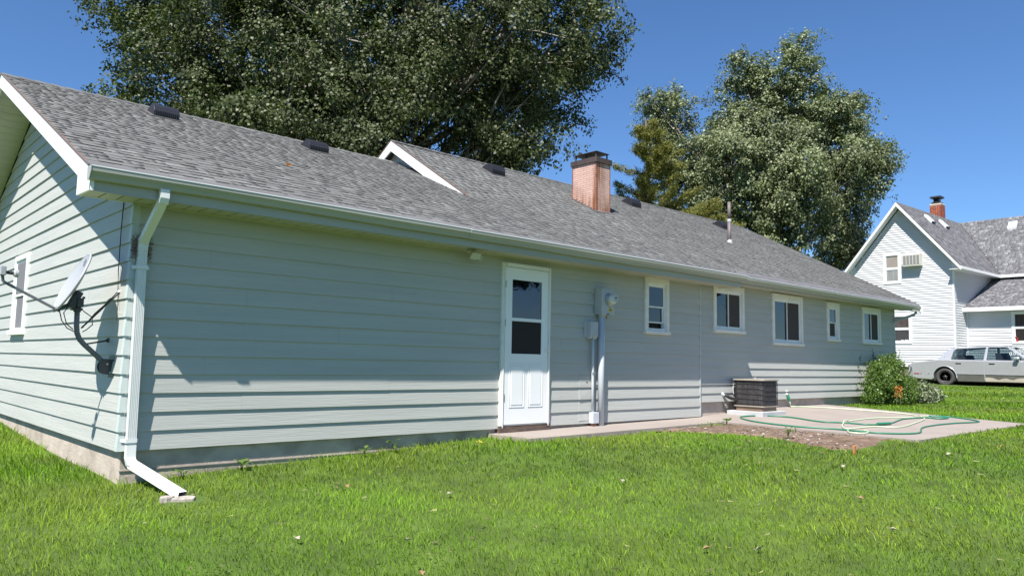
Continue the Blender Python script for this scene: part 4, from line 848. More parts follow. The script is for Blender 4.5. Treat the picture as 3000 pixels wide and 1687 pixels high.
# stake at the tip of the soil bed
o = thing('wooden_stake', 'short orange wooden stake at the tip of the bare soil bed', 'stake', (7.35, -3.62, gz(7.35, -3.62)))
MB().hexa([(-.02, -.012, -.05), (.02, -.012, -.05), (.02, .012, -.05), (-.02, .012, -.05), (-.022, -.012, .10), (.018, -.012, .11), (.018, .012, .11), (-.022, .012, .10)]).build('stake_post', 'stake', o)

# ------------------------------------------------------------------ THE NEIGHBOUR'S HOUSE (x: depth, y: along its gable)
nb = thing('white_farmhouse', 'white two storey farmhouse with steep grey gable roof beyond the ranch house', 'house', (32, 0, 0), rz=math.radians(-2.5))
NS = 1.2; RY, RZ = 4.95, 8.06
nlim = lambda z: (max(2.93, 2.93+(z-5.40)/NS), min(6.97, 6.97-(z-5.40)/NS))
NH = [(4.98, 5.71, 4.55, 5.87), (4.60, 5.52, 1.98, 3.22)]
side_wall((0, 0, 0), (0, 1, 0), (-1, 0, 0), 2.93, 6.97, 1.0, 7.78, .1016, NH, [9, 2.2, 9, 9], 'nsid', lim=nlim, parent=nb, jitter=.0005)
side_wall((0, 2.93, 0), (1, 0, 0), (0, -1, 0), .03, 4.6, 1.0, 5.35, .1016, [], [9], 'nsid', parent=nb, jitter=.0005)
side_wall((1.24, 0, 0), (0, 1, 0), (-1, 0, 0), -4, 2.91, 1.0, 3.45, .1016, [(.45, 1.27, 1.98, 3.27)], [9, 3], 'nsid', parent=nb, jitter=.0005)
side_wall((4.6, 0, 0), (0, 1, 0), (-1, 0, 0), -4, 2.91, 4.8, 5.25, .1016, [], [9], 'nsid', parent=nb, jitter=.0005)
def hwall(poly, d, nme='wall', m='nsid'): return MB().prism(poly, d).build(nme, m, nb)
hwall([(.012, 2.945, 1), (.012, 6.955, 1), (.012, 6.955, 5.35), (.012, RY, 7.75), (.012, 2.945, 5.35)], (.004, 0, 0), 'wall', 'nsid')
MB().box((.02, 2.945, 1.0), (10, 3.0, 5.3)).box((.02, 6.9, 1.0), (10, 6.955, 5.3)).build('wall', 'nsid', nb)
MB().box((1.252, -4, 1.0), (1.32, 2.9, 3.4)).box((4.612, -4, 3.4), (4.7, 2.9, 5.3)).build('wall', 'nsid', nb)
MB().box((.06, 2.97, .2), (.2, 6.93, .995)).box((.2, 2.97, .2), (1.2, 3.1, .995)).box((1.28, -4, .2), (1.4, 2.9, .995)).build('foundation', 'nfound', nb)
MB().box((-.028, 2.90, 1.0), (.03, 2.955, 5.35)).box((-.0, 2.90, 1.0), (.07, 2.925, 5.35)).build('corner_board', 'ntrim', nb)
MB().box((-.028, 6.945, 1.0), (.03, 7.0, 5.35)).build('corner_board', 'ntrim', nb)
MB().box((1.2, 2.86, 1.0), (1.235, 2.91, 3.5)).build('corner_board', 'ntrim', nb)
def nwin(xp, y0, y1, z0, z1, top, bot):
    w_ = D.objects.new('window', None); COL.objects.link(w_); w_.parent = nb; tr = .09; x = xp-.05
    for (a, b, c, d) in ((y0, y0+tr, z0, z1), (y1-tr, y1, z0, z1), (y0+tr, y1-tr, z1-tr, z1), (y0+tr, y1-tr, z0, z0+tr)): MB().box((x, a, c), (xp+.01, b, d)).build('casing', 'ntrim', w_)
    a, b, c, d = y0+tr, y1-tr, z0+tr, z1-tr; mz = (c+d)/2; s = .03
    MB().box((x+.015, a, mz-.02), (xp, b, mz+.02)).build('meeting_rail', 'ntrim', w_)
    for (p, q, m_) in ((mz+.02, d, top), (c, mz-.02, bot)):
        MB().box((x+.02, a, p), (xp-.002, a+s, q)).box((x+.02, b-s, p), (xp-.002, b, q)).box((x+.02, a+s, q-s), (xp-.002, b-s, q)).box((x+.02, a+s, p), (xp-.002, b-s, p+s)).build('sash', 'ntrim', w_)
        MB().box((xp-.018, a+s, p+s), (xp-.014, b-s, q-s)).build('pane', G_FAR, w_); MB().box((xp-.012, a+s, p+s), (xp-.006, b-s, q-s)).build('blind' if 'blind' in m_ else 'curtain', m_, w_)
    return w_
nwin(0, *NH[0], 'blind', 'curtain_l')
w_ = nwin(0, *NH[1], 'curtain', 'screen'); nwin(1.24, .45, 1.27, 1.98, 3.27, 'curtain', 'interior')
for (y, z) in ((4.78, 2.11), (4.86, 2.12), (4.95, 2.10), (5.02, 2.11)): MB().lathe([(.0, -.03), (.035, 0), (.0, .03)], (-.024, y, z), (0, 0, 1), 8).build('ornament', 'ntrim', w_)
for (y, z) in ((1.12, 2.12), (1.09, 2.18), (1.14, 2.25), (1.07, 2.08)): MB().lathe([(.0, -.03), (.04, 0), (.0, .03)], (1.21, y, z), (0, 0, 1), 8).build('potted_flower', 'pinkfl', w_)
# roofs
def slab_roof(P4, th, name, m='roofbase'): return MB().hexa([(x, y, z-th) for x, y, z in P4]+list(P4)).build(name, m, nb)
slab_roof([(-.4, 2.48, 5.06), (9, 2.48, 5.06), (9, RY, RZ-.01), (-.4, RY, RZ-.01)], .06, 'roof_deck'); slab_roof([(-.4, RY, RZ-.01), (9, RY, RZ-.01), (9, 7.42, 5.06), (-.4, 7.42, 5.06)], .06, 'roof_deck')
slab_roof([(4.13, 4.9, 5.08), (4.13, -4, 5.08), (6.65, -4, RZ-.02), (6.65, 4.9, RZ-.02)], .06, 'roof_deck'); slab_roof([(6.65, 4.9, RZ-.02), (6.65, -4, RZ-.02), (9.2, -4, 5.08), (9.2, 4.9, 5.08)], .06, 'roof_deck')
slab_roof([(.88, 2.90, 3.44), (.88, -4, 3.44), (4.6, -4, 5.02), (4.6, 2.90, 5.02)], .06, 'roof_deck')
def rempty(rz=0): o = D.objects.new('roof', None); COL.objects.link(o); o.parent = nb; o.rotation_euler.z = rz; return o
NP = [.75, .82, .9, .95, 1, 1, 1.05, 1.1, 1.2, 1.45]
mh = lambda X, Y: 5.075+NS*(Y-2.48)+X*0+.005; sw = (RZ-5.1)/(6.65-4.13); wh = lambda X, Y: 5.10+sw*(Y-4.13)+X*0+.005
shingles(rempty(), -.41, 7, mh, 2.47, RY, .088, NP, 'nshingle', 0, xlim=lambda Y: (-.41, 4.13+(mh(0, Y)-5.1)/sw+.05), thick=(.006, .012))
shingles(rempty(-PI/2), -4.9, 4, wh, 4.12, 6.64, .093, NP, 'nshingle', 0, xlim=lambda Y: (-(2.48+(wh(0, Y)-5.07)/NS)-.03, 4.0), thick=(.006, .013))
shingles(rempty(-PI/2), -2.9, 4, lambda X, Y: 3.455+.425*(Y-.88)+X*0, .87, 4.6, .125, NP, 'nshingle', 0, thick=(.006, .013))
MB().prism([(-.42, 2.48, 5.03), (-.42, RY, RZ-.04), (-.42, RY, RZ-.20), (-.42, 2.48, 4.90)], (.03, 0, 0)).build('rake_fascia', 'ntrim', nb)
MB().prism([(-.42, 7.42, 5.03), (-.42, RY, RZ-.04), (-.42, RY, RZ-.20), (-.42, 7.42, 4.90)], (.03, 0, 0)).build('rake_fascia', 'ntrim', nb)
MB().prism([(-.39, 7.40, 4.94), (-.39, RY, RZ-.16), (0, RY, RZ-.16), (0, 7.40, 4.94)], (0, 0, .03)).build('rake_soffit', 'ntrim', nb); MB().prism([(-.39, 2.5, 4.94), (-.39, RY, RZ-.16), (0, RY, RZ-.16), (0, 2.5, 4.94)], (0, 0, .03)).build('rake_soffit', 'ntrim', nb)
MB().box((-.42, 2.46, 4.96), (4.3, 2.49, 5.07)).build('eave_fascia', 'ntrim', nb); MB().box((-.39, 2.49, 4.96), (4.5, 2.93, 4.98)).build('eave_soffit', 'ntrim', nb)
MB().box((4.10, -4, 4.97), (4.13, 2.6, 5.09)).build('eave_fascia', 'ntrim', nb); MB().box((4.13, -4, 4.98), (4.6, 2.9, 5.0)).build('eave_soffit', 'ntrim', nb)
MB().box((.80, -4, 3.30), (.87, 2.92, 3.455)).build('gutter', 'ntrim', nb); MB().box((.87, -4, 3.31), (1.24, 2.9, 3.33)).build('eave_soffit', 'ntrim', nb)
def nvent(x, y, kind):
    v = D.objects.new('roof_vent', None); COL.objects.link(v); v.parent = nb
    if kind == 0: z = mh(0, y); MB().hexa([(x-.17, y, z), (x+.17, y, z), (x+.17, y+.3, z+.36), (x-.17, y+.3, z+.36), (x-.17, y-.03, z+.10), (x+.17, y-.03, z+.10), (x+.17, y+.28, z+.44), (x-.17, y+.28, z+.44)]).build('hood', 'ntrim', v); MB().box((x-.15, y-.06, z-.0), (x+.15, y-.02, z+.09)).build('louver', 'black', v)
    else: z = wh(0, x); MB().hexa([(x, y-.17, z), (x+.28, y-.17, z+.33), (x+.28, y+.17, z+.33), (x, y+.17, z), (x-.03, y-.17, z+.10), (x+.25, y-.17, z+.42), (x+.25, y+.17, z+.42), (x-.03, y+.17, z+.10)]).build('hood', 'ntrim', v)
MB().prism([(-.02, 2.49, 4.98), (-.02, 2.93, 4.98), (-.02, 2.93, 5.50), (-.02, 2.49, 5.0)], (.02, 0, 0)).prism([(-.02, 7.41, 4.98), (-.02, 6.97, 4.98), (-.02, 6.97, 5.50), (-.02, 7.41, 5.0)], (.02, 0, 0)).build('eave_return', 'ntrim', nb)
nvent(1.9, 4.35, 0); nvent(3.4, 4.32, 0); nvent(6.05, 2.55, 1)
nc = D.objects.new('chimney', None); COL.objects.link(nc); nc.parent = nb; cx, cy, cw = 5.1, 5.35, .255
MB().box((cx-cw+.008, cy-cw+.008, 6.5), (cx+cw-.008, cy+cw-.008, 8.72)).build('chimney_core', 'mortar', nc)
k = 0; z = 7.2
while z < 8.70:
    for fx in (0, 1):
        p = -cw-(.10 if k % 2 else 0)
        while p < cw-.01:
            q0, q1 = max(p, -cw), min(p+.19, cw)
            if q1-q0 > .03:
                s = random.uniform(.75, 1.15)
                (MB().box((cx-cw, cy+q0, z), (cx-cw+.008, cy+q1, z+.058), s) if fx == 0 else MB().box((cx+q0, cy-cw, z), (cx+q1, cy-cw+.008, z+.058), s)).build('brick', 'brick_r', nc)
            p += .205
    z += .072; k += 1
MB().box((cx-cw-.01, cy-cw-.01, 8.72), (cx+cw+.01, cy+cw+.01, 8.80)).build('crown', 'capc', nc, bevel=.03)
MB().lathe([(.20, 0), (.30, .05), (.20, .11), (.17, .12), (.17, .24), (.20, .25), (.36, .30), (.30, .38), (0, .40)], (cx, cy, 8.80), n=4).build('chimney_cowl', 'black', nc)
wa = thing('window_air_conditioner', 'beige box air conditioner sticking out of the white gable beside the upper window', 'air conditioner', (32+.19, 4.43, 5.23), rz=math.radians(-2.5))
MB().box((-.32, -.36, 0), (.05, .36, .50)).build('case', 'acbody', wa, bevel=.01)
for j in range(5): MB().box((-.328, .31-j*.135-.115, .06), (-.321, .31-j*.135, .45)).build('grille_panel', 'acfin', wa)
for j in range(6): MB().box((-.334, .315-j*.135, .05), (-.325, .335-j*.135, .46)).build('grille_bar', 'acbody', wa)

# ------------------------------------------------------------------ PARKED CAR (near side x = 28.7, nose towards -Y)
car = thing('parked_car', 'silver four door sedan with peeling lower trim parked on grass by the white house', 'car', (29.6, .9, .31))
CXs, CXf = 28.7, 30.52; WR = .325; wc = ((2.26, .635), (-.66, .635))
def arch(c, R=.385, a0=-.20, a1=PI+.20, n=14): return [(c[0]+R*math.cos(a0+(a1-a0)*i/n), c[1]+R*math.sin(a0+(a1-a0)*i/n)) for i in range(n+1)]
prof = [(3.46, .56), (3.53, .62), (3.55, .80), (3.52, .86), (3.49, 1.06), (3.40, 1.14), (3.25, 1.175), (2.46, 1.275), (2.0, 1.275), (-.35, 1.255), (-.6, 1.235), (-1.4, 1.16), (-1.68, 1.10), (-1.76, .9), (-1.80, .75), (-1.76, .55)]
prof += [(-1.1, .50)]+arch(wc[1])[::-1]+[(-.2, .50), (1.8, .50)]+arch(wc[0])[::-1]+[(2.72, .52)]
at(car, MB().prism([(CXs, y, z) for y, z in prof], (CXf-CXs, 0, 0))).build('body', 'carp', car, bevel=.055, seg=3)
at(car, MB().box((CXs+.12, -1.6, .46), (CXf-.12, 3.3, .60))).build('underbody', 'carunder', car)
gx = lambda z, s=0: (CXs+.055+(z-1.26)*.45) if s == 0 else (CXf-.055-(z-1.26)*.45)
roofp = [(2.40, 1.27), (2.17, 1.60), (2.02, 1.695), (1.2, 1.765), (.5, 1.785), (.22, 1.765), (.0, 1.66)]
mb = MB()
rp = [(2.09, 1.665), (2.0, 1.70), (1.2, 1.765), (.5, 1.785), (.25, 1.765), (.25, 1.735), (.5, 1.745), (1.2, 1.725), (2.0, 1.665)]
P0_ = [(gx(z), y, z) for y, z in rp]; P1_ = [(gx(z, 1), y, z) for y, z in rp]; n = len(rp)
mb.add(P0_+P1_, [tuple(range(n)), tuple(range(n, 2*n))[::-1]]+[(i, n+i, n+(i+1) % n, (i+1) % n) for i in range(n)]); at(car, mb).build('roof', 'carp', car, bevel=.02)
for s in (0, 1):
    sg = 1 if s == 0 else -1
    def pil(pts, nme, m='carp'):
        mb = MB(); mb.prism([(gx(z, s), y, z) for y, z in pts], (sg*.045, 0, 0)); at(car, mb).build(nme, m, car, bevel=.008 if m == 'carp' else 0)
    pil([(2.50, 1.262), (2.28, 1.56), (2.09, 1.68), (1.93, 1.69), (2.01, 1.55), (2.07, 1.262)], 'rear_pillar')
    pil([(1.0, 1.262), (.95, 1.745), (.86, 1.745), (.91, 1.262)], 'door_pillar')
    pil([(-.30, 1.262), (.30, 1.755), (.40, 1.745), (.36, 1.735), (-.42, 1.25)], 'front_pillar') if False else pil([(-.47, 1.255), (.25, 1.765), (.34, 1.76), (-.34, 1.262)], 'front_pillar')
    pil([(1.97, 1.64), (1.93, 1.70), (.25, 1.77), (.30, 1.72), (.9, 1.725)], 'roof_rail')
    for pts in ([(2.03, 1.275), (1.95, 1.60), (1.90, 1.66), (.975, 1.715), (1.0, 1.275)], [(.90, 1.275), (.87, 1.715), (.33, 1.725), (-.26, 1.275)]):
        mb = MB(); mb.prism([(gx(z, s)+sg*.012, y, z) for y, z in pts], (sg*.004, 0, 0)); at(car, mb).build('side_window', G_CAR, car)
        if s == 0:
            loop = [(gx(z)-.001, y, z) for y, z in pts]; at(car, MB().tube(loop, .008, 4, closed=True)).build('window_seal', 'cable', car)
at(car, MB().hexa([(gx(1.27)+.05, 2.44, 1.272), (gx(1.27, 1)-.05, 2.44, 1.272), (gx(1.27, 1)-.05, 2.43, 1.27), (gx(1.27)+.05, 2.43, 1.27), (gx(1.67)+.04, 2.09, 1.675), (gx(1.67, 1)-.04, 2.09, 1.675), (gx(1.67, 1)-.04, 2.08, 1.67), (gx(1.67)+.04, 2.08, 1.67)])).build('rear_window', G_CAR, car)
at(car, MB().hexa([(gx(1.27)+.04, -.43, 1.262), (gx(1.27, 1)-.04, -.43, 1.262), (gx(1.27, 1)-.04, -.42, 1.262), (gx(1.27)+.04, -.42, 1.262), (gx(1.75)+.04, .26, 1.755), (gx(1.75, 1)-.04, .26, 1.755), (gx(1.75, 1)-.04, .27, 1.755), (gx(1.75)+.04, .27, 1.755)])).build('windscreen', G_CAR, car)
for (a, b, zt) in ((1.60, 1.85, 1.46), (.42, .62, 1.52)):
    for xx in (28.95, 29.75): at(car, MB().hexa([(xx, a, 1.0), (xx+.5, a, 1.0), (xx+.5, b, 1.0), (xx, b, 1.0), (xx+.06, a+.12, zt), (xx+.44, a+.12, zt), (xx+.44, b+.08, zt), (xx+.06, b+.08, zt)])).build('seat', 'seat', car, bevel=.03)
at(car, MB().tube([(29.1+.17*math.cos(t), -.02-.05*math.sin(t), 1.28+.16*math.sin(t)) for t in np.linspace(0, 2*PI, 15)[:-1]], .014, 6, closed=True)).build('steering_wheel', 'seat', car)
def door(pts, nme='door'):
    mb = MB(); mb.prism([(CXs-.008, y, z) for y, z in pts], (.012, 0, 0)); d = at(car, mb).build(nme, 'carp', car, bevel=.004); return d
d1 = door([(.955, .56), (.955, 1.222), (2.075, 1.222), (2.075, 1.06)]+[(2.26+.44*math.cos(a), .635+.44*math.sin(a)) for a in np.linspace(1.95, PI-.02, 7)]+[(1.81, .56)])
d2 = door([(-.30, .56), (-.30, 1.222), (.935, 1.222), (.935, .56)])
def sub(mb, nme, m, par):
    par_loc = car.location; mb.v = [(x-par_loc.x, y-par_loc.y, z-par_loc.z) for x, y, z in mb.v]; return mb.build(nme, m, par)
for d, y in ((d1, 1.87), (d2, .80)):
    sub(MB().box((CXs-.028, y-.17, 1.135), (CXs-.018, y, 1.155)).box((CXs-.02, y-.175, 1.13), (CXs-.006, y-.15, 1.16)).box((CXs-.02, y-.025, 1.12), (CXs-.006, y+.01, 1.16)), 'handle', 'chrome', d)
    sub(MB().box((CXs-.012, y-.16, 1.115), (CXs-.007, y-.02, 1.15)), 'handle_recess', 'cable', d)
sub(MB().prism([(CXs-.017, .962, .50), (CXs-.017, .962, .735), (CXs-.017, 1.81, .735), (CXs-.017, 1.84, .62), (CXs-.017, 1.82, .50)], (.007, 0, 0)), 'lower_cladding', 'carcl', d1)
sub(MB().box((CXs-.019, .962, .735), (CXs-.008, 1.85, .757)), 'side_moulding', 'chrome', d1)
pe = [(.93, .51), (.93, .65), (.80, .655), (.70, .64), (.60, .60), (.52, .57), (.42, .615), (.30, .64), (.18, .60), (.08, .58), (-.05, .64), (-.2, .655), (-.3, .655), (-.3, .51)]
sub(MB().box((CXs-.014, -.30, .50), (CXs-.0085, .93, .735)), 'lower_cladding', 'carcl', d2); sub(MB().prism([(CXs-.0185, y, z) for y, z in pe], (.004, 0, 0)), 'peeled_patch', 'carpeel', d2)
sub(MB().box((CXs-.019, -.3, .735), (CXs-.008, .93, .757)), 'side_moulding', 'chrome', d2)
at(car, MB().tube([(CXs-.006, y, z) for y, z in arch(wc[0], .40, -.05, PI+.05)], .014, 6)).build('arch_lip', 'carp', car)
at(car, MB().box((CXs+.06, 1.86, .5), (CXs+.10, 2.66, 1.02))).build('wheel_well', 'interior', car)
for (y, z) in wc:
    for s in (0, 1):
        xx = CXs+.03 if s == 0 else CXf-.23; ax = (-1, 0, 0); cc = (xx+.20, y, z); wl = D.objects.new('wheel', None); COL.objects.link(wl); wl.parent = car
        at(car, MB()) ; mbt = at(car, MB().lathe([(.20, 0), (.29, 0), (WR-.01, .03), (WR, .06), (WR, .15), (WR-.012, .19), (.29, .21), (.205, .205), (.2, .17)], cc, ax, 32)); mbt.build('tyre', 'tyre', wl, smooth=True)
        at(car, MB().lathe([(.2, .16), (.2, .195), (.185, .20), (.18, .15), (.12, .14), (.10, .165), (.055, .17), (.05, .20), (0, .20)], cc, ax, 28)).build('rim', 'rim', wl, smooth=True)
        at(car, MB().lathe([(.060, .168), (.058, .178), (0, .18)], cc, ax, 14)).build('hub', 'rimh', wl)
        hm = MB()
        for i in range(14): a = 2*PI*i/14; hm.lathe([(.014, .150), (.014, .153)], (cc[0], y+.155*math.cos(a), z+.155*math.sin(a)), ax, 6)
        at(car, hm).build('rim_slot', 'interior', wl)
        for i in range(5): a = 2*PI*i/5+.3; at(car, MB().lathe([(.011, .165), (.011, .185)], (cc[0], y+.072*math.cos(a), z+.072*math.sin(a)), ax, 6)).build('wheel_nut', 'rimh', wl)
at(car, MB().prism([(CXs-.02, 3.40, .60), (CXs-.02, 3.57, .62), (CXs-.02, 3.58, .84), (CXs-.02, 3.40, .84)], (1.86, 0, 0))).build('rear_bumper', 'carp', car, bevel=.02)
at(car, MB().prism([(CXs-.02, -1.70, .58), (CXs-.02, -1.86, .60), (CXs-.02, -1.86, .84), (CXs-.02, -1.70, .84)], (1.86, 0, 0))).build('front_bumper', 'carp', car, bevel=.02)
at(car, MB().box((CXs-.010, 3.385, .64), (CXs-.002, 3.44, .98))).build('corner_filler', 'carcl', car)
for xx in (CXs+.12, CXf-.27): at(car, MB().box((xx, 3.46, .88), (xx+.15, 3.535, 1.08))).build('tail_light', 'redl', car)
at(car, MB().box((CXs-.014, 3.13, .735), (CXs-.002, 3.32, .760))).build('side_marker', 'redl', car)
for y in (3.05, 2.78): at(car, MB().box((CXs-.012, y, .742), (CXs-.002, y+.04, .755))).build('trim_clip', 'carcl', car)
at(car, MB().box((CXs-.17, -.13, 1.29), (CXs-.02, .02, 1.385))).build('wing_mirror', 'carp', car, bevel=.03)
at(car, MB().box((CXs-.05, -.12, 1.255), (CXs+.06, -.02, 1.30))).build('mirror_arm', 'carp', car)
for xx in (CXs+.1, CXf-.4): at(car, MB().box((xx, -1.80, .88), (xx+.3, -1.74, 1.03))).build('headlight', 'lens', car)
at(car, MB().lathe([(.018, 0), (.016, .004)], (gx(1.35)-.001, 2.27, 1.36), (-1, 0, .3), 10)).build('pillar_emblem', 'logo', car)
# white window lettering "90" seen on the front side glass
lt = MB()
for (yy, zz, hasn) in ((.17, 1.50, 1), (.05, 1.50, 0)):
    lt.tube([(gx(zz+.045*math.sin(a))+.004, yy+.032*math.cos(a), zz+.045*math.sin(a)) for a in np.linspace(0, 2*PI, 13)[:-1]], .006, 4, closed=True)
    if hasn: lt.tube([(gx(1.45)+.004, yy-.030, 1.50), (gx(1.42)+.004, yy-.012, 1.42)], .006, 4)
at(car, lt).build('window_number', 'white', car)

# ------------------------------------------------------------------ TREES
def rand_dir(n): v = rng.normal(0, 1, (n, 3)); return v/np.linalg.norm(v, axis=1)[:, None]
def leaves_at(P, size, droop=.35, asp=.85, fold=.18):
    n = len(P); nrm = rand_dir(n); t = rand_dir(n); t[:, 2] -= droop; t -= (t*nrm).sum(1)[:, None]*nrm; t /= np.linalg.norm(t, axis=1)[:, None]+1e-9
    s = np.cross(nrm, t); L = (size*rng.uniform(.7, 1.25, n))[:, None]; Wd = L*asp*.5
    V = np.stack([P, P+t*L*.38+s*Wd+nrm*L*fold*.4, P+t*L, P+t*L*.38-s*Wd+nrm*L*fold*.4], 1); return V.reshape(-1, 3), np.arange(n*4).reshape(-1, 4)
def noise3(P, sc, seed=0):
    q = P*sc; return (np.sin(q[:, 0]*1.3+q[:, 1]*.9+seed)+np.sin(q[:, 1]*1.7-q[:, 2]*1.1+seed*2)+np.sin(q[:, 2]*1.9+q[:, 0]*.7+seed*3)+np.sin((q[:, 0]-q[:, 1]+q[:, 2])*2.3+seed))/4
def tree(name, label, cat, base, blobs, nleaf, size, lm, bm, tr, nb_, seed, csig=.30, trunk_top=None, gap=-.25, shade=(.7, 1.35), group=None, br=(.55, 1.15)):
    """boughs sit on the crown's lobes; each bough is a drooping clump whose leaves lie mostly on its outer, upper side"""
    o = thing(name, label, cat, base, group); B = np.array(blobs, float); base_ = np.array(base); cen = np.average(B[:, :3], axis=0, weights=B[:, 3]**2)
    w_ = B[:, 3]**2.0; w_ /= w_.sum(); bi = rng.choice(len(B), nb_*3, p=w_); dirs = rand_dir(nb_*3); rad = rng.uniform(0, 1, nb_*3)**.4*.98
    C = B[bi, :3]+dirs*(B[bi, 3]*rad)[:, None]; keep = (.5*noise3(C, 1.0, seed)+.6*noise3(C, .55, seed+5)) > gap; C = C[keep][:nb_]; bi = bi[keep][:nb_]; nb_ = len(C)
    R_ = rng.uniform(*br, nb_)*rng.uniform(.7, 1.15, nb_); out = C-cen; out /= np.linalg.norm(out, axis=1)[:, None]
    wt = R_**2; ci = rng.choice(nb_, nleaf, p=wt/wt.sum()); d = rand_dir(nleaf)+out[ci]*.45; d[:, 2] += .30; d /= np.linalg.norm(d, axis=1)[:, None]
    rr = rng.uniform(0, 1, nleaf)**.33; lump = 1+.28*np.sin(d[:, 0]*5+ci)+.22*np.sin(d[:, 1]*6+ci*2.1)+.2*np.sin(d[:, 2]*7+ci*.7)
    tail = rng.random(nleaf) < .10; rr[tail] *= rng.uniform(1.0, 1.45, tail.sum())
    off = d*(R_[ci]*rr*lump)[:, None]*[1, 1, .72]; off[:, 2] -= .18*(off[:, 0]**2+off[:, 1]**2)
    # leaves gather in tufts along shoots
    nt_ = nleaf//9; tc_ = rng.integers(0, nleaf, nt_); tuft = rng.integers(0, nt_, nleaf); P = (C[ci]+off)[tc_][tuft]+rng.normal(0, .085, (nleaf, 3)); cI = ci[tc_][tuft]; dd = d[tc_][tuft]
    n_ = len(P); nrm = dd*.75+out[cI]*.25+rand_dir(n_)*.80; nrm[:, 2] += .25; nrm /= np.linalg.norm(nrm, axis=1)[:, None]
    t = rand_dir(n_); t[:, 2] -= .5; t -= (t*nrm).sum(1)[:, None]*nrm; t /= np.linalg.norm(t, axis=1)[:, None]+1e-9; sdv = np.cross(nrm, t); L = (size*rng.uniform(.7, 1.25, n_))[:, None]; Wd = L*.43
    Q = P-base_; V = np.stack([Q, Q+t*L*.38+sdv*Wd+nrm*L*.06, Q+t*L, Q+t*L*.38-sdv*Wd+nrm*L*.06], 1).reshape(-1, 3)
    sh = rng.uniform(*shade, n_)*(rng.uniform(.8, 1.2, nb_)[cI]); pal = rng.random(n_) < .08; sh[pal] *= 1.4
    bulk('crown', V, np.arange(n_*4).reshape(-1, 4), lm, sh, o, kind='stuff'); ncl = nb_
    # trunk and limbs
    top = Vector(trunk_top)-Vector(base); bz = MB(); path = [Vector((0, 0, -.4)), top*.3+Vector((.08, -.05, 0)), top*.6+Vector((-.1, .08, 0)), top]
    bz.tube(path, [tr*1.25, tr, tr*.8, tr*.45], 12); bz.build('trunk', bm, o, smooth=True)
    for k, b in enumerate(B):
        c = Vector(b[:3])-Vector(base); fr = min(.95, max(.25, (c.z-b[3]*.5)/max(top.z, 1)*.62)); st = top*fr
        mid = st.lerp(c, .5)+Vector((0, 0, -.1*abs(c.z-st.z)-.1)); jit = lambda a: Vector(rng.uniform(-a, a, 3))
        rl = tr*.16*b[3]/1.6+.03; lp = [st, st.lerp(mid, .5)+jit(.15), mid+jit(.2), mid.lerp(c, .6)+jit(.2), c]
        lb = MB(); lb.tube(lp, [rl*1.5, rl*1.2, rl, rl*.75, rl*.5], 7); L_ = lb.build('limb', bm, o, smooth=True)
        tw = MB(); mine = np.where(bi == k)[0][:int(6+8*b[3])]
        for q in mine:
            e = Vector(C[q])-Vector(base); s0 = random.choice(lp[2:]); m_ = s0.lerp(e, .5)+jit(.18)+Vector((0, 0, -.08)); tw.tube([s0, m_, e], [rl*.38, rl*.26, .008], 4, cap=False)
        if tw.v: tw.build('twigs', bm, o, kind='stuff')
    return o
T1 = [(3.9,16.0,10.6,.8),(4.8,16.7,9.8,.94),(4.9,16.3,11.1,1.4),(5.4,13.4,9.8,1.92),(5.6,14.8,8.3,1.91),(6.9,13.3,10.7,2.61),(6.5,11.3,7.5,2.19),(8.2,10.8,9.8,2.88),(8.2,10.2,7.0,2.1),(11.0,10.8,11.3,2.93),(10.1,9.6,7.8,2.4),(12.2,8.4,10.6,2.71),(12.4,8.6,8.2,2.01),(13.7,7.0,10.8,1.51),(14.2,8.1,8.9,1.15),(13.7,8.8,7.4,1.0),(14.4,10.5,10.6,2.84),(8.1,13.1,14.2,3.46),(11.2,10.2,14.6,3.46),(13.6,8.2,13.3,2.31),(5.5,15.6,13.1,1.9),(10.6,15.2,12.1,4.14),(12.0,9.0,7.2,1.51),(6.2,11.0,6.6,1.3),(7.4,10.6,6.2,1.5),(5.0,13.2,7.6,1.5),(9.0,10.4,6.0,1.5),(9.6,10.0,5.6,1.3)]
T2 = [(31.6,9.8,15.0,1.57),(32.0,9.3,15.9,.91),(30.4,10.9,14.9,.99),(30.4,11.1,13.1,1.82),(32.0,9.7,13.1,2.15),(33.5,8.4,13.0,1.49),(34.3,7.8,11.4,1.65),(31.6,9.0,10.4,3.05),(29.8,10.7,10.4,2.41),(34.2,8.1,9.4,1.9),(34.6,8.3,7.8,1.4),(31.8,9.4,7.7,2.5),(30.0,10.8,7.8,2.41),(30.2,12.9,11.9,1.36),(28.8,14.0,13.2,1.19),(27.9,14.7,13.5,.85),(28.0,14.8,11.8,1.02),(28.7,13.1,10.6,1.82),(29.2,12.9,8.6,1.82),(34.0,9.0,6.6,1.2),(33.9,10.7,12.6,2.61),(29.6,12.4,10.8,1.6),(28.4,13.8,12.4,1.25),(31.2,10.3,14.0,1.3),(28.6,13.4,9.4,1.5)]
tree('poplar_tree', 'huge dark green poplar filling the sky behind the ranch house roof', 'tree', (10.2, 12.6, gz(10.2, 12.6)), T1, 370000, .090, 'leaf1', 'bark1', .42, 700, 1.3, trunk_top=(9.8, 12.4, 11.5), gap=-.55, shade=(.6, 1.3), br=(.45, .95))
pt2 = tree('silver_poplar_tree', 'tall grey green poplar standing between the ranch house and white farmhouse', 'tree', (31.2, 11.0, gz(31.2, 11)), T2, 230000, .105, 'leaf2', 'bark1', .34, 520, 4.1, trunk_top=(31.2, 10.4, 13.5), gap=-.5, br=(.45, .95), shade=(.8, 1.6))
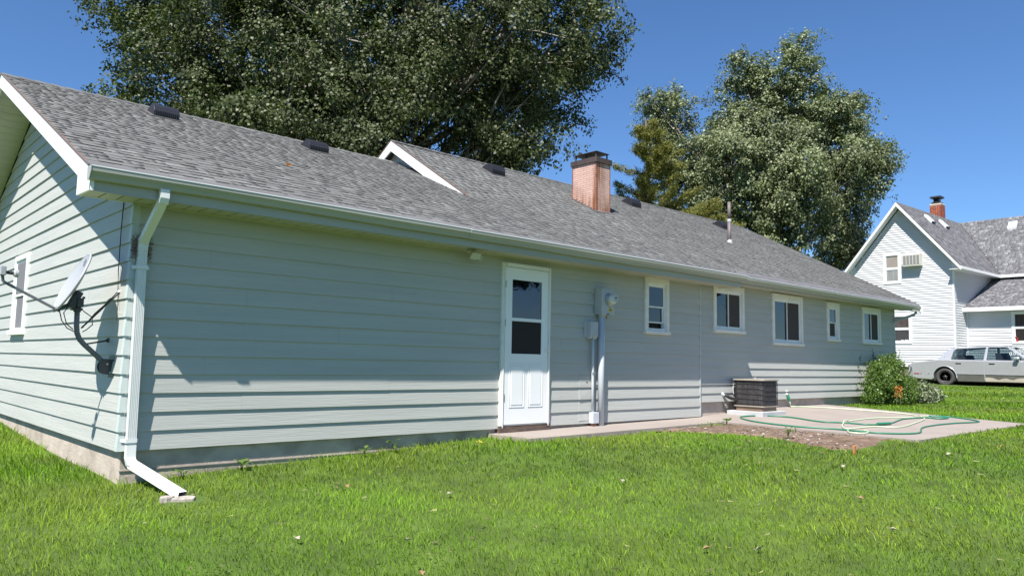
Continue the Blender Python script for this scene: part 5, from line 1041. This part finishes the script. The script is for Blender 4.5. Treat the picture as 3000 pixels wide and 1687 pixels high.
def juniper():
    base = Vector((20.0, 9.1, gz(20, 9.1))); o = thing('juniper_tree', 'olive green juniper rising behind the roof right of the brick chimney', 'tree', base); topz = 9.9-base.z
    MB().tube([(0, 0, -.3), (.05, 0, topz*.5), (-.12, .08, topz)], [.2, .12, .02], 9).build('trunk', 'bark2', o, smooth=True)
    Vs = []; sh = []
    tw = MB(); right = Vector((.736, -.677, 0))
    for i in range(190):
        z = random.uniform(2.2, topz*.99) if i > 12 else topz*random.uniform(.93, 1.0); t = z/topz; a = random.uniform(0, 2*PI); L = (1-t)**.72*3.5*random.uniform(.55, 1.15)+.18
        d = Vector((math.cos(a), math.sin(a), 0)); asym = d.dot(right); L *= 1+(.55 if t < .5 else .2)*asym*(t < .62)
        if i > 125:     # long low boughs on the sunny side
            z = random.uniform(2.6, topz*.62); a = math.atan2(right.y, right.x)+random.gauss(0, .5); d = Vector((math.cos(a), math.sin(a), 0)); L = random.uniform(1.8, 4.3)*(1.25-z/topz)
        rise = random.uniform(.0, .45); p0 = Vector((0, 0, z-.2)); tip = p0+d*L+Vector((0, 0, L*rise)); mid = p0.lerp(tip, .5)+Vector((0, 0, -.12*L))
        tw.tube([p0, mid, tip], [.03, .018, .006], 4, cap=False)
        ns = int(16+60*L)
        for k in range(ns):
            u_ = random.uniform(.12, 1.02)**.7; c = (p0*(1-u_)**2+mid*2*u_*(1-u_)+tip*u_*u_)+Vector(rng.normal(0, 1, 3)*np.array([.085, .085, .06])*(1.45-u_)); dd = (d*.8+Vector((random.gauss(0, .5), random.gauss(0, .5), random.uniform(.1, .9)))).normalized()
            Vs.append((c, dd)); sh.append(random.uniform(.5, 1.35))
    tw.build('branches', 'bark2', o, kind='stuff')
    c = np.array([v[0] for v in Vs]); d = np.array([v[1] for v in Vs]); rep = 10; n = len(c)*rep
    c = np.repeat(c, rep, 0)+rng.normal(0, .05, (n, 3)); d = np.repeat(d, rep, 0)+rng.normal(0, .35, (n, 3)); d /= np.linalg.norm(d, axis=1)[:, None]; s = np.cross(d, rand_dir(n)); s /= np.linalg.norm(s, axis=1)[:, None]+1e-9
    L = rng.uniform(.06, .15, n)[:, None]; W_ = .009
    V = np.stack([c-s*W_*.5, c+d*L*.5-s*W_*1.2, c+d*L, c+d*L*.5+s*W_*1.2], 1).reshape(-1, 3)
    bulk('crown', V, np.arange(n*4).reshape(-1, 4), 'juniper', np.repeat(sh, rep)*rng.uniform(.8, 1.2, n), o, kind='stuff')
juniper()
# two more yard trees out of frame behind the camera: what the glass reflects
def copy_tree(o, loc, label, parent=None):
    c = o.copy(); COL.objects.link(c); c.parent = parent
    if parent is None: c.location = loc; c['label'] = label
    for chd in list(o.children): copy_tree(chd, None, None, c)
    return c
copy_tree(pt2, (20, -17, gz(20, -17)), 'grey green poplar across the lawn behind the photographer')
c_ = copy_tree(pt2, (29, -13.5, gz(29, -13.5)), 'broad grey green poplar far across the lawn behind the photographer'); c_.rotation_euler.z = 2

# ------------------------------------------------------------------ shrubs and small plants
def bush(name, label, cat, c, blobs, nleaf, size, m, stems=26, shade=(.6, 1.4), lift=0):
    o = thing(name, label, cat, c); B = np.array(blobs); w_ = B[:, 3]**2; w_ /= w_.sum(); nc_ = max(20, nleaf//22); bi = rng.choice(len(B), nc_, p=w_)
    C = B[bi, :3]+rand_dir(nc_)*(B[bi, 3]*rng.uniform(.2, 1.08, nc_)**.5)[:, None]; C[:, 2] = np.maximum(C[:, 2], .04); ci = rng.integers(0, nc_, nleaf); P = C[ci]+rng.normal(0, .055, (nleaf, 3)); P[:, 2] = np.maximum(P[:, 2], .01)
    V, F = leaves_at(P, np.full(nleaf, size), droop=.1, asp=.7); bulk('foliage', V, F, m, rng.uniform(*shade, nleaf)*rng.uniform(.8, 1.2, nc_)[ci], o, kind='stuff')
    mb = MB()
    for q in C[:stems]: e = Vector(q); mb.tube([(e.x*.2, e.y*.2, -.05), tuple(e*.5+Vector(rng.uniform(-.04, .04, 3))), tuple(e)], [.012, .008, .003], 5, cap=False)
    mb.build('stems', 'stem', o, kind='stuff'); return o
bx_, by_ = 16.9, -.38; bz_ = gz(bx_, by_)
bush('leafy_bush', 'bushy green shrub against the far end of the ranch house wall', 'bush', (bx_, by_, bz_), [(-.75, .05, .45, .36), (-.2, .1, .55, .42), (.3, .1, .75, .38), (.45, .1, 1.0, .2), (0, -.15, .3, .42), (.75, 0, .35, .35), (1.1, -.05, .3, .3), (-.5, .1, .75, .22), (.1, .15, .95, .2), (-1.0, 0, .2, .25)], 14000, .05, 'shrub')
bush('trailing_bush', 'low grey green plant sprawling on the lawn at the right of the shrub', 'plant', (bx_+1.35, by_-.25, gz(bx_+1.3, by_-.25)), [(0, 0, .2, .28), (.45, -.02, .16, .22), (-.3, -.05, .2, .25), (.8, 0, .10, .15)], 3600, .06, 'greyleaf', 14)
vn = thing('climbing_vine', 'dark climbing vine on the wall under the last window of the ranch house', 'vine', (16.75, .09, .35)); tot = []
for (x0_, z1_, z0_, nn) in ((16.85, 1.42, .5, 230), (16.1, 1.22, .6, 90), (16.35, 1.1, .5, 60)):
    t = rng.uniform(0, 1, nn); tot.append(np.stack([x0_-16.75+.05*np.sin(t*9)+rng.normal(0, .035, nn), rng.uniform(-.06, .0, nn), z0_+(z1_-z0_)*t-.35], 1)); MB().tube([(x0_-16.75+.05*math.sin(k), -.005, z0_+(z1_-z0_)*k/6-.35) for k in range(7)], .006, 5).build('vine_stem', 'stem', vn)
P = np.concatenate(tot); V, F = leaves_at(P, np.full(len(P), .07), droop=.8); bulk('leaves', V, F, 'shrub', rng.uniform(.3, .75, len(P)), vn, kind='stuff')
ofl = thing('orange_flowers', 'orange flower spikes in front of the shrub at the far end of the wall', 'flower', (16.35, -.75, gz(16.35, -.75)))
for (dx, dy) in ((-.02, .03), (.05, -.03)):
    MB().tube([(dx, dy, 0), (dx, dy, .28)], .006, 5).build('stem', 'stem', ofl); P = np.stack([rng.normal(dx, .022, 50), rng.normal(dy, .022, 50), rng.uniform(.22, .46, 50)], 1); V, F = leaves_at(P, np.full(50, .035)); bulk('petals', V, F, 'orange', None, ofl, kind='stuff')
def weed(x, y, hgt, label, nl=7, m='shrub', size=.09, onp=False, name='weed'):
    z = float(bedz(np.array([x]), np.array([y]))[0]) if onp else gz(x, y); o = thing(name, label, 'weed', (x, y, z), 'weeds along the wall and patio')
    for k in range(nl):
        a = 2*PI*k/nl+random.uniform(-.4, .4); hh = hgt*random.uniform(.5, 1); L = size*random.uniform(.7, 1.2); r_ = random.uniform(.01, .05)+.3*size; b = Vector((r_*.3*math.cos(a), r_*.3*math.sin(a), hh*.55)); d = Vector((math.cos(a), math.sin(a), random.uniform(.1, .7))).normalized(); s = Vector((-math.sin(a), math.cos(a), 0))*L*.30
        mb = MB(); mb.add([b, b+d*L*.45+s, b+d*L*.5-Vector((0, 0, -.005)), b+d*L*.45-s, b+d*L-Vector((0, 0, L*.15))], [(0, 1, 2), (0, 2, 3), (1, 4, 2), (2, 4, 3)]); mb.tube([(0, 0, -.02), tuple(b*.9), tuple(b)], .0025, 4); mb.build('leaf', m, o)
weed(2.55, -.16, .16, 'broad leaved weed against the foundation, left one of a close pair'); weed(2.95, -.14, .24, 'tall leafy weed against the foundation, right one of a close pair', 9)
weed(.55, -.12, .14, 'small spiky weed at the foundation just right of the downspout', 8); weed(1.15, -.10, .15, 'low weed at the foundation between the downspout and the leafy pair', 8)
weed(5.35, -.09, .06, 'tiny yellow green weed by the threshold of the white door', 5, 'yellow', .05); weed(4.0, -.45, .10, 'yellow flowering weed in the grass left of the white door', 6, 'yellow', .06)
weed(8.75, -.98, .16, 'green weed at the corner of the walkway and the patio', 10, 'shrub', .1, True); weed(8.2, -1.05, .12, 'small weed on bare soil close to the walkway', 6, 'shrub', .06, True)
weed(8.65, -2.2, .12, 'brownish weed at the patio edge of the bare soil', 7, 'greyleaf', .07, True); weed(7.75, -2.55, .26, 'tall yellow green weed in the middle of the bare soil bed', 12, 'shrub', .08, True)
def fallen(x, y, m, label, s=.045, grp='dry leaves fallen on the lawn'):
    o = thing('fallen_leaf', label, 'leaf', (x, y, gz(x, y)+.045), grp); o.rotation_euler = (random.uniform(-.5, .5), random.uniform(-.5, .5), random.uniform(0, 6)); mb = MB()
    mb.add([(0, -s, 0), (s*.8, -s*.2, .012), (0, s, .004), (-s*.8, -s*.2, .014), (0, -.1*s, -.006)], [(0, 1, 4), (1, 2, 4), (2, 3, 4), (3, 0, 4)]); mb.build('blade', m, o); MB().tube([(0, -s, 0), (.01, -s*1.8, .006)], .0015, 4).build('stalk', m, o)
LL = ['pale curled leaf low on the lawn left of the photo centre', 'brown leaf at the very bottom of the photo left of centre', 'pale leaf in the grass just in front of the soil bed near the walkway', 'pale leaf on the lawn below the electric meter',
 'brown leaf low on the lawn, left one of the pair under the soil bed', 'pale leaf low on the lawn, right one of the pair under the soil bed', 'pale leaf in the grass in front of the patio, to the right of the hoses', 'brown leaf on the lawn nearest the middle of the long wall foundation', 'pale leaf on the lawn below the left edge of the white door',
 'pale leaf lowest on the lawn to the right of the downspout mouth', 'brown leaf on the lawn far right, below the patio corner', 'pale leaf lowest on the lawn at the right side of the photo', 'pale leaf in the grass between the orange stake and the right photo edge', 'brown leaf in the grass at the right photo edge below the patio']
for i, (x, y) in enumerate([(1.14,-3.04),(.82,-3.65),(6.5,-1.5),(3.9,-2.8),(2.77,-4.5),(3.07,-4.76),(8.2,-4.4),(1.6,-1.4),(2.25,-2.1),(.49,-2.6),(5.2,-4.6),(4.4,-5.2),(6.4,-3.9),(9.6,-4.6)]):
    k = i % 3; fallen(x, y, ('paper', 'browng', 'paper')[k], LL[i], .030)
o = thing('roof_leaf', 'single orange brown dry leaf lying on the near roof slope', 'leaf', (2.31, 1.55, h(2.31, 1.55)+.03)); MB().add([(0, -.06, 0), (.06, 0, .02), (0, .06, .0), (-.06, 0, .03)], [(0, 1, 2), (0, 2, 3)]).build('blade', 'orange', o)

# ------------------------------------------------------------------ grass
def lawn(n, r0, r1, amax, seed, wmul=1., pw=.45):
    g = np.random.default_rng(seed); uu = g.random(n); e = 1-pw
    rr = (r0**e+(r1**e-r0**e)*uu)**(1/e); a = YAW+g.uniform(-amax, amax, n); x = CAMP[0]+rr*np.sin(a); y = CAMP[1]+rr*np.cos(a)
    bad = (((x-.27)**2*1.0+(y+.92)**2 < .20**2) & (g.random(n) < .93)) | ((x > -.0) & (x < XE+.02) & (y > -.03) & (y < 9.3)) | ((x > 4.62) & (x < 9.02) & (y > -.75)) | ((x > 8.98) & (x < 14.38) & (y > -3.76) & (y < .3)) | (in_bed(x, y) & (g.random(n) > .006)) | ((x > 31.7) & (y > -6) & (y < 7.6))
    x, y, rr = x[~bad], y[~bad], rr[~bad]; n = len(x)
    # thin out in worn patches
    p = np.sin(x*1.9+.6*y)*np.sin(y*2.3-x*.8+1)+.5*np.sin(x*4.3+y*3.1); z = ground(x, y)
    hgt = g.uniform(.022, .058, n)*(1+.16*p); near = (y > -1.1) & (x < 4.6); hgt[near] *= g.uniform(.9, 1.7, near.sum()); edge = (x < .1) & (y > -.5); hgt[edge] *= 1.25
    hgt[rr > 20] *= .8
    wd = .0018*np.maximum(1, rr/5.2)*wmul*g.uniform(.7, 1.4, n); az = g.uniform(0, 2*PI, n); la = 1.2*np.sin(x*.9+y*1.3)+2.4+g.normal(0, 1.3, n); ln = hgt*g.uniform(.3, 1.4, n)
    bx, by = np.cos(az)*wd, np.sin(az)*wd; lx, ly = np.cos(la)*ln, np.sin(la)*ln; o3 = lambda X, Y, Z: np.stack([X, Y, Z], 1)
    V = np.stack([o3(x-bx, y-by, z-.01), o3(x+bx, y+by, z-.01), o3(x+lx*.35+bx*.8, y+ly*.35+by*.8, z+hgt*.62), o3(x+lx*.35-bx*.8, y+ly*.35-by*.8, z+hgt*.62), o3(x+lx, y+ly, z+hgt)], 1).reshape(-1, 3)
    b = np.arange(n)[:, None, None]*5; F = (b+np.array([[0, 1, 2], [0, 2, 3], [3, 2, 4]])[None]).reshape(-1, 3)
    s = g.uniform(.78, 1.22, n)*(1+.13*p); s[g.random(n) < .03] *= 1.7
    bulk('grass', V, F, 'grass', np.repeat(s, 3), None, kind='stuff', label='bright green mown lawn grass around the ranch house', category='grass')
    return x, y
lawn(450000, 3.2, 40, .78, 3)
g = np.random.default_rng(5); n = 1100; x = g.uniform(-.5, 13, n); y = g.uniform(-6.5, -.1, n); ok = ~(((x > 4.6) & (x < 9) & (y > -.78)) | ((x > 8.9) & (y > -3.8))); x, y = x[ok], y[ok]; n = len(x); z = ground(x, y)+g.uniform(.005, .04, n); a = g.uniform(0, 2*PI, n); L = g.uniform(.025, .075, n); w2 = .0016
dx, dy = np.cos(a)*L, np.sin(a)*L; px_, py_ = -np.sin(a)*w2, np.cos(a)*w2
V = np.stack([np.stack([x-px_, y-py_, z], 1), np.stack([x+px_, y+py_, z], 1), np.stack([x+dx+px_*.4, y+dy+py_*.4, z+g.uniform(-.01, .03, n)], 1), np.stack([x+dx-px_*.4, y+dy-py_*.4, z+.01], 1)], 1).reshape(-1, 3)
bulk('dry_grass', V, np.arange(n*4).reshape(-1, 4), 'drygrass', g.uniform(.6, 1.6, n), None, kind='stuff', label='pale dry grass clippings scattered through the lawn', category='grass')

# low broad leaved weeds (clover, plantain) in loose patches through the turf
g = np.random.default_rng(9); nc = 170; cx_ = g.uniform(-.4, 12, nc); cy_ = g.uniform(-6, -.25, nc); k = g.integers(0, nc, 5200); rad = g.uniform(.05, .22, nc); x = cx_[k]+g.normal(0, 1, 5200)*rad[k]; y = cy_[k]+g.normal(0, 1, 5200)*rad[k]
ok = ~(((x > 4.5) & (y > -.85)) | ((x > 8.8) & (y > -3.9)) | in_bed(x, y) | ((x > 0) & (y > -.06))); x, y = x[ok], y[ok]; P = np.stack([x, y, ground(x, y)+g.uniform(.02, .045, len(x))], 1)
a = g.uniform(0, 2*PI, len(x)); L = g.uniform(.010, .024, len(x)); t = np.stack([np.cos(a), np.sin(a), g.uniform(-.1, .5, len(x))], 1); sd_ = np.stack([-np.sin(a), np.cos(a), g.uniform(-.3, .3, len(x))], 1); L = L[:, None]
V = np.stack([P, P+t*L*.5+sd_*L*.45, P+t*L, P+t*L*.5-sd_*L*.45], 1).reshape(-1, 3)
bulk('clover', V, np.arange(len(x)*4).reshape(-1, 4), 'shrub', g.uniform(.7, 1.3, len(x)), None, kind='stuff', label='small patches of clover and broad leaved weeds in the lawn', category='ground cover')
